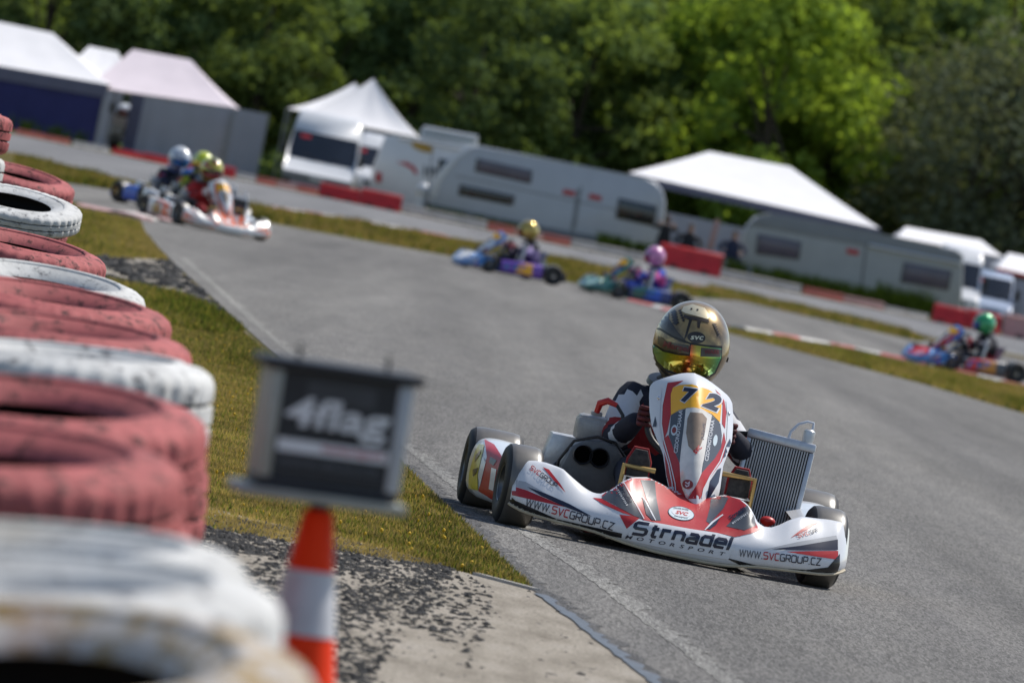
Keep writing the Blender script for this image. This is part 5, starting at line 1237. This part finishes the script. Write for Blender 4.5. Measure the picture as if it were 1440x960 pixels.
# caravans
def caravan(label, px, D, outline, wins, lower, seams, signs, body_m, depth=2.3):
    t = BG('caravan', label, 'caravan', px, D, 'caravans in the paddock')
    side_panel(t, 'body', outline, 0, depth, body_m, bev=.09)
    side_panel(t, 'skirt', lower, -.015, depth - .2, skirt, bev=.01)
    for w_, m in wins: window(t, w_, m)
    for s_ in seams: side_panel(t, 'door_seam', s_, -.012, .01, seam_m, bev=.001)
    for s_ in signs: side_panel(t, 'sign', s_, -.016, .01, red_sign, bev=.002)
    return t
t = caravan('long pale grey caravan with rounded ends and red signs, behind the side-on karts', 770, 284,
 [(604, 288), (606, 262), (618, 240), (638, 218), (655, 207), (672, 205), (800, 229), (905, 250), (922, 256), (932, 268), (936, 285), (930, 348), (770, 320)],
 [([(674, 224), (745, 240), (743, 257), (671, 241)], glass_v), ([(650, 260), (721, 275), (718, 288), (647, 274)], glass), ([(872, 280), (922, 291), (918, 317), (868, 306)], glass)],
 [(606, 286), (700, 306), (930, 350), (930, 362), (606, 296)], [[(816, 262), (818, 262), (809, 322), (807, 322)], [(812, 266), (814, 266), (805, 326), (803, 326)], [(640, 246), (930, 308), (930, 309.2), (640, 247.2)]],
 [[(792, 266), (809, 269), (808, 276), (791, 273)], [(829, 272), (846, 276), (845, 283), (828, 279)]], veh_grey)
side_panel(t, 'front_panel', [(605, 270), (616, 245), (640, 217), (660, 207), (666, 208), (645, 222), (622, 250), (612, 280)], -.03, .02, veh_white, bev=.006)
for (a, c) in ((708, 735), (742, 770), (776, 806), (812, 842)):
    y0 = 204 + (a - 665) * .205; side_panel(t, 'roof_vent', [(a, y0 + 14), (a + 3, y0 + 3), (c - 6, y0 + 7), (c, y0 + 19)], .5, 1.5, veh_white, bev=.04)
wheel_side(t, t.q(800, 320)[0], .15)
b = B(); c = t.q(595, 268); b.sphere((c[0], .5, c[1]), .26, scale=(1, 1, 1.1)); b.tube([(c[0], .5, 0), (c[0], .5, c[1])], .20, 14); t.part('gas_bottle', b, veh_white)
side_panel(t, 'tow_bar', [(584, 288), (606, 284), (606, 290), (584, 292)], .9, 1.1, rubberblk)
t = caravan('darker grey caravan with an awning rail at the right, behind weeds', 1200, 284,
 [(1043, 382), (1042, 345), (1050, 318), (1064, 304), (1085, 300), (1220, 324), (1345, 352), (1355, 360), (1352, 444), (1200, 414)],
 [([(1068, 330), (1124, 341), (1121, 364), (1065, 356)], glass_v), ([(1274, 370), (1336, 382), (1331, 407), (1269, 396)], glass_v)],
 [(1043, 372), (1352, 436), (1352, 462), (1043, 396)], [[(1218, 334), (1220.5, 334), (1212, 408), (1209.5, 408)]], [[(1191, 349), (1208, 352), (1207, 359), (1190, 356)]], veh_dgrey)
side_panel(t, 'roof_band', [(1052, 317), (1066, 304), (1085, 300), (1220, 324), (1345, 352), (1354, 359), (1352, 372), (1200, 343)], -.02, .05, M('dark grey roof band', (.26, .27, .27), .5, var=.1, vs=1.5), bev=.01)
b = B(); p, q = t.q(1222, 345), t.q(1352, 371); b.tube([(p[0], -.06, p[1]), (q[0], -.06, q[1])], .06, 8); t.part('awning_rail', b, rail_m)
wheel_side(t, t.q(1205, 410)[0], .15)

# --- barrier blocks along the outer road
bar_red = M('red plastic barrier', (.62, .022, .022), .45, var=.22, vs=2.5, dirt=((.22, .06, .05), 5, .62)); bar_or = M('faded orange red barrier', (.50, .13, .09), .5, var=.25, vs=2.5)
bar_wh = M('dirty white barrier', (.52, .48, .44), .65, var=.2, vs=2.5, dirt=((.28, .22, .18), 4, .58)); bar_pk = M('salmon barrier', (.52, .30, .26), .6, var=.2, vs=2.5)
BGRP = 'barrier blocks along the outer road'
def blocks(p0, p1, n, hpx, D, cols, labs, w=.45, recess=True):
    a, c = P(*p0, D), P(*p1, D)
    for k in range(n):
        u0, u1 = k / n, (k + 1) / n; x0 = a.x + (c.x - a.x) * u0; x1 = a.x + (c.x - a.x) * u1; h = hpx / FPX * D
        L = x1 - x0 - .02; o = thing('barrier_block', labs[k % len(labs)] if len(labs) > 1 or n == 1 else labs[0], 'barrier', ((x0 + x1) / 2, D, 0), random.uniform(-.03, .03), BGRP)
        zb = (a.z + (c.z - a.z) * (u0 + u1) / 2); h2 = max(.18, h + zb)
        b = B(); b.prism([(-w * .5, 0), (-w * .5, h2 * .22), (-w * .28, h2 * .45), (-w * .22, h2 * .95), (-w * .14, h2), (w * .14, h2), (w * .22, h2 * .95), (w * .28, h2 * .45), (w * .5, h2 * .22), (w * .5, 0)], 'x', -L / 2, L / 2, .02); b.build('body', cols[k % len(cols)], o)
        if recess and L > .8:
            for s in (-.25, .25):
                b = B(); b.box(s * L - .12, s * L + .12, -w * .5 - .012, -w * .5 + .03, .03, h2 * .18, .01); b.build('foot_slot', rubberblk, o)
D1 = 268
blocks((20, 196), (96, 209), 2, 9, D1, [bar_or], ['low orange red barrier block farthest left by the navy tent', 'low orange red barrier block near the weeds by the navy tent'])
blocks((100, 212), (152, 220), 1, 8, D1, [bar_wh], ['low white block of rubble at the corner of the navy tent'])
blocks((156, 222), (330, 250), 4, 14, D1, [bar_red], ['red barrier block by the white vehicle nose', 'red barrier block left of the white helmet', 'red barrier block behind the yellow helmet', 'red barrier block right of the red and yellow helmet'])
blocks((330, 252), (446, 274), 4, 10, D1, [bar_wh, bar_or, bar_pk, bar_or], ['thin white block just right of the group of three helmets', 'thin orange block below the grey cloth wall', 'thin salmon block below the left side of the panel van', 'thin orange block next to the taller red barrier'])
blocks((446, 281), (563, 297), 2, 23, D1 - 4, [bar_red], ['tall bright red barrier in front of the panel van', 'tall bright red barrier in front of the motorhome'])
blocks((564, 298), (684, 322), 3, 11, D1, [bar_wh], ['whitish block directly right of the tall red barriers', 'whitish block below the rounded front of the pale caravan', 'whitish block left of the first orange block under the caravan'])
blocks((684, 323), (880, 362), 5, 11, D1, [bar_or, bar_pk, bar_or, bar_wh, bar_wh], ['orange red block left of the gold helmeted driver', 'salmon block behind the gold helmeted driver', 'orange block right of the gold helmeted driver', 'whitish block below the red signs of the pale caravan', 'whitish block below the right window of the pale caravan'])
blocks((880, 362), (926, 372), 1, 11, D1, [bar_wh], ['whitish block touching the tall red barrier by the spectators'])
blocks((922, 378), (1012, 390), 1, 35, D1 - 6, [bar_red], ['tall red barrier in front of the spectators, right of the pink helmet'], w=.6)
blocks((1012, 386), (1126, 410), 3, 9, D1, [bar_wh], ['low whitish block right of the spectators', 'low whitish block below the left window of the grey caravan', 'low whitish block left of the orange blocks'])
blocks((1128, 414), (1242, 438), 2, 12, D1, [bar_or, bar_pk], ['low orange block below the grey caravan', 'low salmon block below the door of the grey caravan'])
blocks((1242, 440), (1304, 454), 2, 11, D1, [bar_wh], ['whitish block left of the tall red barrier at the right', 'whitish block touching the tall red barrier at the right'])
blocks((1304, 476), (1400, 492), 2, 50, D1 - 8, [bar_red], ['tall red barrier left of the green helmet', 'tall red barrier right of the green helmet'], w=.6)
blocks((1402, 498), (1500, 516), 1, 58, D1 - 6, [bar_pk], ['tall pale barrier cut off by the right edge'], w=.6)
# --- spectators
dark_cloth = M('dark jacket', (.022, .022, .027), .85, var=.3); tan_hair = M('brown hair', (.10, .055, .03), .8); skin_m = M('tanned skin', (.48, .28, .20), .6); jeans = M('blue jeans', (.05, .06, .10), .85)
def spectator(label, px, py, D, pose, top_m=dark_cloth):
    h = P(px, py, D); x0 = h.x; zh = h.z + .12
    if pose == 'stand':
        J = [((0, 0, zh - .68), .16), ((0, 0, zh - .42), .17), ((0, 0, zh - .26), .12), ((0, -.02, zh - .14), .06), ((0, -.03, zh - .02), .085), ((0, -.03, zh + .08), .085),
             ((-.20, 0, zh - .28), .075), ((-.30, -.14, zh - .34), .06), ((-.13, -.30, zh - .08), .045), ((.20, 0, zh - .28), .075), ((.30, -.14, zh - .34), .06), ((.13, -.30, zh - .08), .045),
             ((-.11, 0, zh - .85), .10), ((-.13, -.02, zh - 1.22), .075), ((-.14, .02, .10), .055), ((.11, 0, zh - .85), .10), ((.13, -.02, zh - 1.22), .075), ((.14, .02, .10), .055)]
        E = [(0, 1), (1, 2), (2, 3), (3, 4), (4, 5), (2, 6), (6, 7), (7, 8), (2, 9), (9, 10), (10, 11), (0, 12), (12, 13), (13, 14), (0, 15), (15, 16), (16, 17)]
    else:
        J = [((0, .1, zh - .78), .19), ((0, .05, zh - .45), .19), ((0, 0, zh - .26), .13), ((0, -.04, zh - .14), .06), ((0, -.06, zh - .02), .085), ((0, -.06, zh + .08), .085),
             ((-.25, 0, zh - .30), .085), ((-.36, -.10, zh - .56), .07), ((-.16, -.34, zh - .62), .05), ((.25, 0, zh - .30), .085), ((.36, -.10, zh - .56), .07), ((.16, -.34, zh - .62), .05),
             ((-.20, -.20, zh - .80), .10), ((-.25, -.42, zh - .76), .08), ((-.22, -.38, .08), .06), ((.20, -.20, zh - .80), .10), ((.25, -.42, zh - .76), .08), ((.22, -.38, .08), .06)]
        E = [(0, 1), (1, 2), (2, 3), (3, 4), (4, 5), (2, 6), (6, 7), (7, 8), (2, 9), (9, 10), (10, 11), (0, 12), (12, 13), (13, 14), (0, 15), (15, 16), (16, 17)]
    me = skin_mesh('spectator', J, E, [top_m, skin_m, jeans], 1)
    for v in me.vertices: v.co.x *= 1.35
    for p in me.polygons:
        c = p.center; p.material_index = 1 if c.z > zh - .15 or (c.y < -.27 and c.z > zh - .7 and c.z > .9) else (2 if c.z < zh - .82 else 0)
    o = link('person', me); o.location = (x0, D, 0); tag(o, label, 'person', 'spectators behind the red barrier')
    b = B(); b.sphere((0, 0 if pose == 'stand' else -.04, zh + .07), .105, scale=(1, 1.05, .9)); b.build('hair', tan_hair, o)
    if pose == 'stand':
        b = B(); b.box(-.09, .09, -.36, -.27, zh - .09, zh + .03, .015); b.tube([(0, -.36, zh - .03), (0, -.56, zh - .03)], .05, 12); k = b.build('camera', rubberblk); k.location = o.location; tag(k, 'black camera held up to the face of the standing spectator', 'camera')
spectator('standing spectator in dark clothes with a raised camera beside the pale caravan', 938, 314, 277, 'stand')
spectator('spectator in a dark jacket crouching in the middle of the three onlookers', 971, 326, 277, 'sit')
spectator('spectator in dark clothes crouching left of the grey caravan', 1033, 336, 277, 'sit', M('dark blue shirt', (.03, .035, .07), .85))
t = BG('marker_post', 'salmon coloured post between the crouching spectators', 'post', 1002, 279)
side_panel(t, 'post', [(1006, 308), (1013, 310), (1002, 352), (994, 350)], -.04, .04, bar_pk, bev=.01); b = B(); x, z = t.q(1000, 350); b.box(x - .22, x + .22, -.2, .2, 0, .06, .01); t.part('foot', b, rubberblk)

# --- weeds along the caravans
weed_m = leafy('weed leaf', (.035, .060, .014), .3)
def weeds(name, label, spec):
    co = []
    for (p0, p1, n, h0, h1, D) in spec:
        a, c = P(*p0, D), P(*p1, D)
        for k in range(n):
            u = random.random(); x = a.x + (c.x - a.x) * u; y = D + random.uniform(-1.5, 1.5); h = random.uniform(h0, h1)
            for j in range(7):
                az = random.uniform(0, 2 * pi); ln = random.uniform(.1, .5) * h; zz = random.uniform(.0, .6) * h; wdt = random.uniform(.015, .04)
                s = Vector((cos(az), sin(az), 0)) * wdt; p = Vector((x + random.uniform(-.05, .05), y, zz)); tip = p + Vector((cos(az + 1.3) * ln, sin(az + 1.3) * ln, h - zz))
                co += [p - s, p + s, tip]
    o = link(name, fast_mesh(name, np.array([v[:] for v in co]), 3, [weed_m])); tag(o, label, 'weeds', kind='stuff')
weeds('weeds', 'green weeds growing along the foot of the caravans and tents', [((1060, 385), (1310, 440), 420, .3, .8, 276), ((600, 290), (760, 320), 120, .2, .5, 279), ((840, 345), (925, 362), 110, .3, .8, 278), ((960, 370), (1050, 385), 80, .3, .8, 275), ((10, 190), (120, 205), 50, .2, .7, 276), ((1230, 420), (1310, 440), 110, .5, 1.1, 277)])

# ================================================================= WOOD
lf_dark = leafy('dark oak leaf', (.135, .195, .078), .44); lf_mid = leafy('mid green leaf', (.165, .225, .075), .48); lf_bright = leafy('bright acacia leaf', (.195, .275, .055), .55); lf_olive = leafy('olive willow leaf', (.165, .19, .125), .35)
bark = M('bark', (.07, .055, .04), .9, var=.3, vs=3, bmp=.4)
def crown_mesh(name, mat, seed, h=14.0, r=4.2, n_cl=46, n_leaf=125, leaf=.24, droop=0.0):
    R = np.random.default_rng(seed); V = []
    cl = []
    while len(cl) < n_cl:
        u = R.normal(size=3); u /= np.linalg.norm(u); rad = R.uniform(.35, 1.0) ** .6
        z = u[2] * rad; prof = sqrt(max(.05, 1 - z * z)) * (1.08 - .28 * z)
        c = np.array([u[0] * rad * r * prof, u[1] * rad * r * prof, h * (.53 + .46 * z)])
        cl.append((c, R.uniform(.6, 1.3) * r * .30))
    for c, cr in cl:
        m = int(n_leaf * (cr / (r * .30)) ** 2)
        d = R.normal(size=(m, 3)); d /= np.linalg.norm(d, axis=1)[:, None]; d[:, 2] *= .8
        p = c + d * cr * R.uniform(.55, 1.1, m)[:, None]
        p[:, 2] -= droop * R.uniform(0, 1, m) ** 2
        nrm = d * .7 + R.normal(size=(m, 3)) * .5 + np.array([0, 0, .35]); nrm /= np.linalg.norm(nrm, axis=1)[:, None]
        a = np.cross(nrm, R.normal(size=(m, 3))); a /= np.linalg.norm(a, axis=1)[:, None]; bb = np.cross(nrm, a)
        s = (leaf * R.uniform(.6, 1.5, m))[:, None]
        V.append(np.stack([p - a * s, p + bb * s * .55, p + a * s, p - bb * s * .55], 1).reshape(-1, 3))
    me = fast_mesh(name, np.vstack(V), 4, [mat]); return me, cl
def trunk_mesh(seed, h, cl):
    R = random.Random(seed); b = B(); b.tube([(0, 0, -.4), (R.uniform(-.1, .1), 0, h * .18), (R.uniform(-.25, .25), R.uniform(-.2, .2), h * .42), (R.uniform(-.4, .4), 0, h * .75)], [h * .022, h * .017, h * .012, h * .004], 8)
    for k in range(9):
        c = cl[R.randrange(len(cl))][0]; z0 = R.uniform(.2, .5) * h
        b.tube([(0, 0, z0), (c[0] * .45, c[1] * .45, z0 * .5 + c[2] * .5 + .2), tuple(c)], [h * .009, h * .006, h * .002], 6)
    return b.mesh('trunk', bark)
KINDS = {}
for key, mat, seeds, kw in (('dark', lf_dark, (11, 12, 13), {}), ('mid', lf_mid, (21, 22, 23), {}), ('bright', lf_bright, (31, 32, 33), dict(n_cl=66, leaf=.22)), ('olive', lf_olive, (41, 42), dict(n_cl=80, r=4.6, leaf=.17, n_leaf=95, droop=.9))):
    KINDS[key] = []
    for sd_ in seeds:
        cm, cl = crown_mesh(key + ' crown', mat, sd_, **kw); KINDS[key].append((cm, trunk_mesh(sd_, 14.0, cl)))
TL = {'dark': 'dark green tree in the back rows of the wood on the slope', 'mid': 'mid green tree in the back rows of the wood on the slope', 'bright': 'bright green tree in the second row above the white marquee', 'olive': 'grey green willow in the back rows of the wood'}
def tree(kind, px, D, hgt, widen=1.0, label=None):
    x = P(px, 250, D).x; k = random.randrange(len(KINDS[kind])); cm, tm = KINDS[kind][k]; s = hgt / 14.0
    o = thing('tree', label or TL[kind], 'tree', (x, D, hill_z(x, D) - .1), random.uniform(0, 6.28), 'trees of the front row' if label else kind + ' trees in the back rows of the wood'); o.scale = (s * widen, s * widen, s)
    link('trunk', tm, o); link('crown', cm, o)
FRONT = [(-60, 'mid', 9, 'tree rising behind the large tent, cut off by the left edge'), (35, 'dark', 9.5, 'dark tree directly behind the ridge of the large left tent'), (110, 'dark', 9, 'dark tree behind the small white tent'), (190, 'mid', 9.5, 'green tree behind the left end of the pinkish tent ridge'), (265, 'dark', 10, 'dark tree behind the right end of the pinkish tent ridge'), (340, 'mid', 9.5, 'green tree behind the long grey cloth wall'),
 (415, 'dark', 8.5, 'low dark tree left of the twin peaked tent'), (480, 'dark', 9.5, 'dark tree directly behind the twin peaked tent'), (560, 'dark', 10.5, 'dark tree to the right of the twin peaks'), (640, 'dark', 10, 'dark tree behind the motorhome roof rails'), (715, 'dark', 10.5, 'dark tree behind the left half of the pale caravan'), (790, 'mid', 11.5, 'green tree behind the middle of the pale caravan roof'), (850, 'dark', 11, 'dark tree behind the right end of the pale caravan'),
 (930, 'bright', 11, 'bright green tree left of the marquee ridge'), (1000, 'bright', 11.5, 'bright green tree behind the left end of the marquee ridge'), (1075, 'bright', 13, 'tall yellow green tree, brightest of the wood, above the marquee'), (1150, 'bright', 12, 'bright green tree above the right slope of the marquee'), (1215, 'dark', 9, 'dark tree between the bright trees and the grey green willows'),
 (1290, 'olive', 11.5, 'grey green willow above the grey caravan'), (1365, 'olive', 12.5, 'tall grey green willow above the low white tent roof'), (1440, 'olive', 12, 'grey green willow cut off by the right edge'), (1520, 'dark', 13, 'dark tree beyond the right edge of the willows')]
for px, kd, hh_, tl_ in FRONT: tree(kd, px + random.uniform(-10, 10), 325 + random.uniform(-6, 8), hh_, random.uniform(.95, 1.15), tl_)
for k in range(23):
    px = -120 + k * 75 + random.uniform(-25, 25); kd = 'bright' if 880 < px < 1170 and k % 2 else random.choice(['mid', 'mid', 'dark']); tree(kd, px, 348 + random.uniform(-6, 8), random.uniform(11, 15), 1.05)
for k in range(22):
    px = -140 + k * 80 + random.uniform(-25, 25); tree(random.choice(['mid', 'dark', 'mid']), px, 375 + random.uniform(-8, 8), random.uniform(13, 17), 1.1)
for k in range(22):
    px = -160 + k * 85 + random.uniform(-25, 25); tree(random.choice(['mid', 'dark', 'dark']), px, 405 + random.uniform(-10, 10), random.uniform(15, 19), 1.15)
for k in range(20):
    px = -190 + k * 95 + random.uniform(-25, 25); tree('dark', px, 445 + random.uniform(-10, 10), random.uniform(17, 21), 1.2)
for px in list(range(-760, -150, 85)) + list(range(1620, 2150, 90)):
    for D_, h_ in ((335, 11), (372, 15), (420, 18)): tree(random.choice(['dark', 'mid']), px + random.uniform(-30, 30), D_ + random.uniform(-6, 6), h_ * random.uniform(.9, 1.15), 1.1)
def under(name, label):
    co = []
    n = 26000; x = rng.uniform(-40, 40, n); y = rng.uniform(312, 330, n); h = rng.uniform(.3, 2.6, n) ** 1.0; z = rng.uniform(0, 1, n) * h * (.55 + .45 * np.sin(x * .9) * np.sin(x * .37 + 1))
    p = np.stack([x, y, np.maximum(z, .02)], 1); a = rng.normal(size=(n, 3)); a /= np.linalg.norm(a, axis=1)[:, None]; bb = np.cross(a, rng.normal(size=(n, 3))); bb /= np.linalg.norm(bb, axis=1)[:, None]
    s = rng.uniform(.1, .28, n)[:, None]; co = np.stack([p - a * s, p + bb * s * .6, p + a * s, p - bb * s * .6], 1).reshape(-1, 3)
    o = link(name, fast_mesh(name, co, 4, [lf_dark])); tag(o, label, 'undergrowth', kind='stuff')
under('undergrowth', 'dark bushes and undergrowth at the edge of the wood')
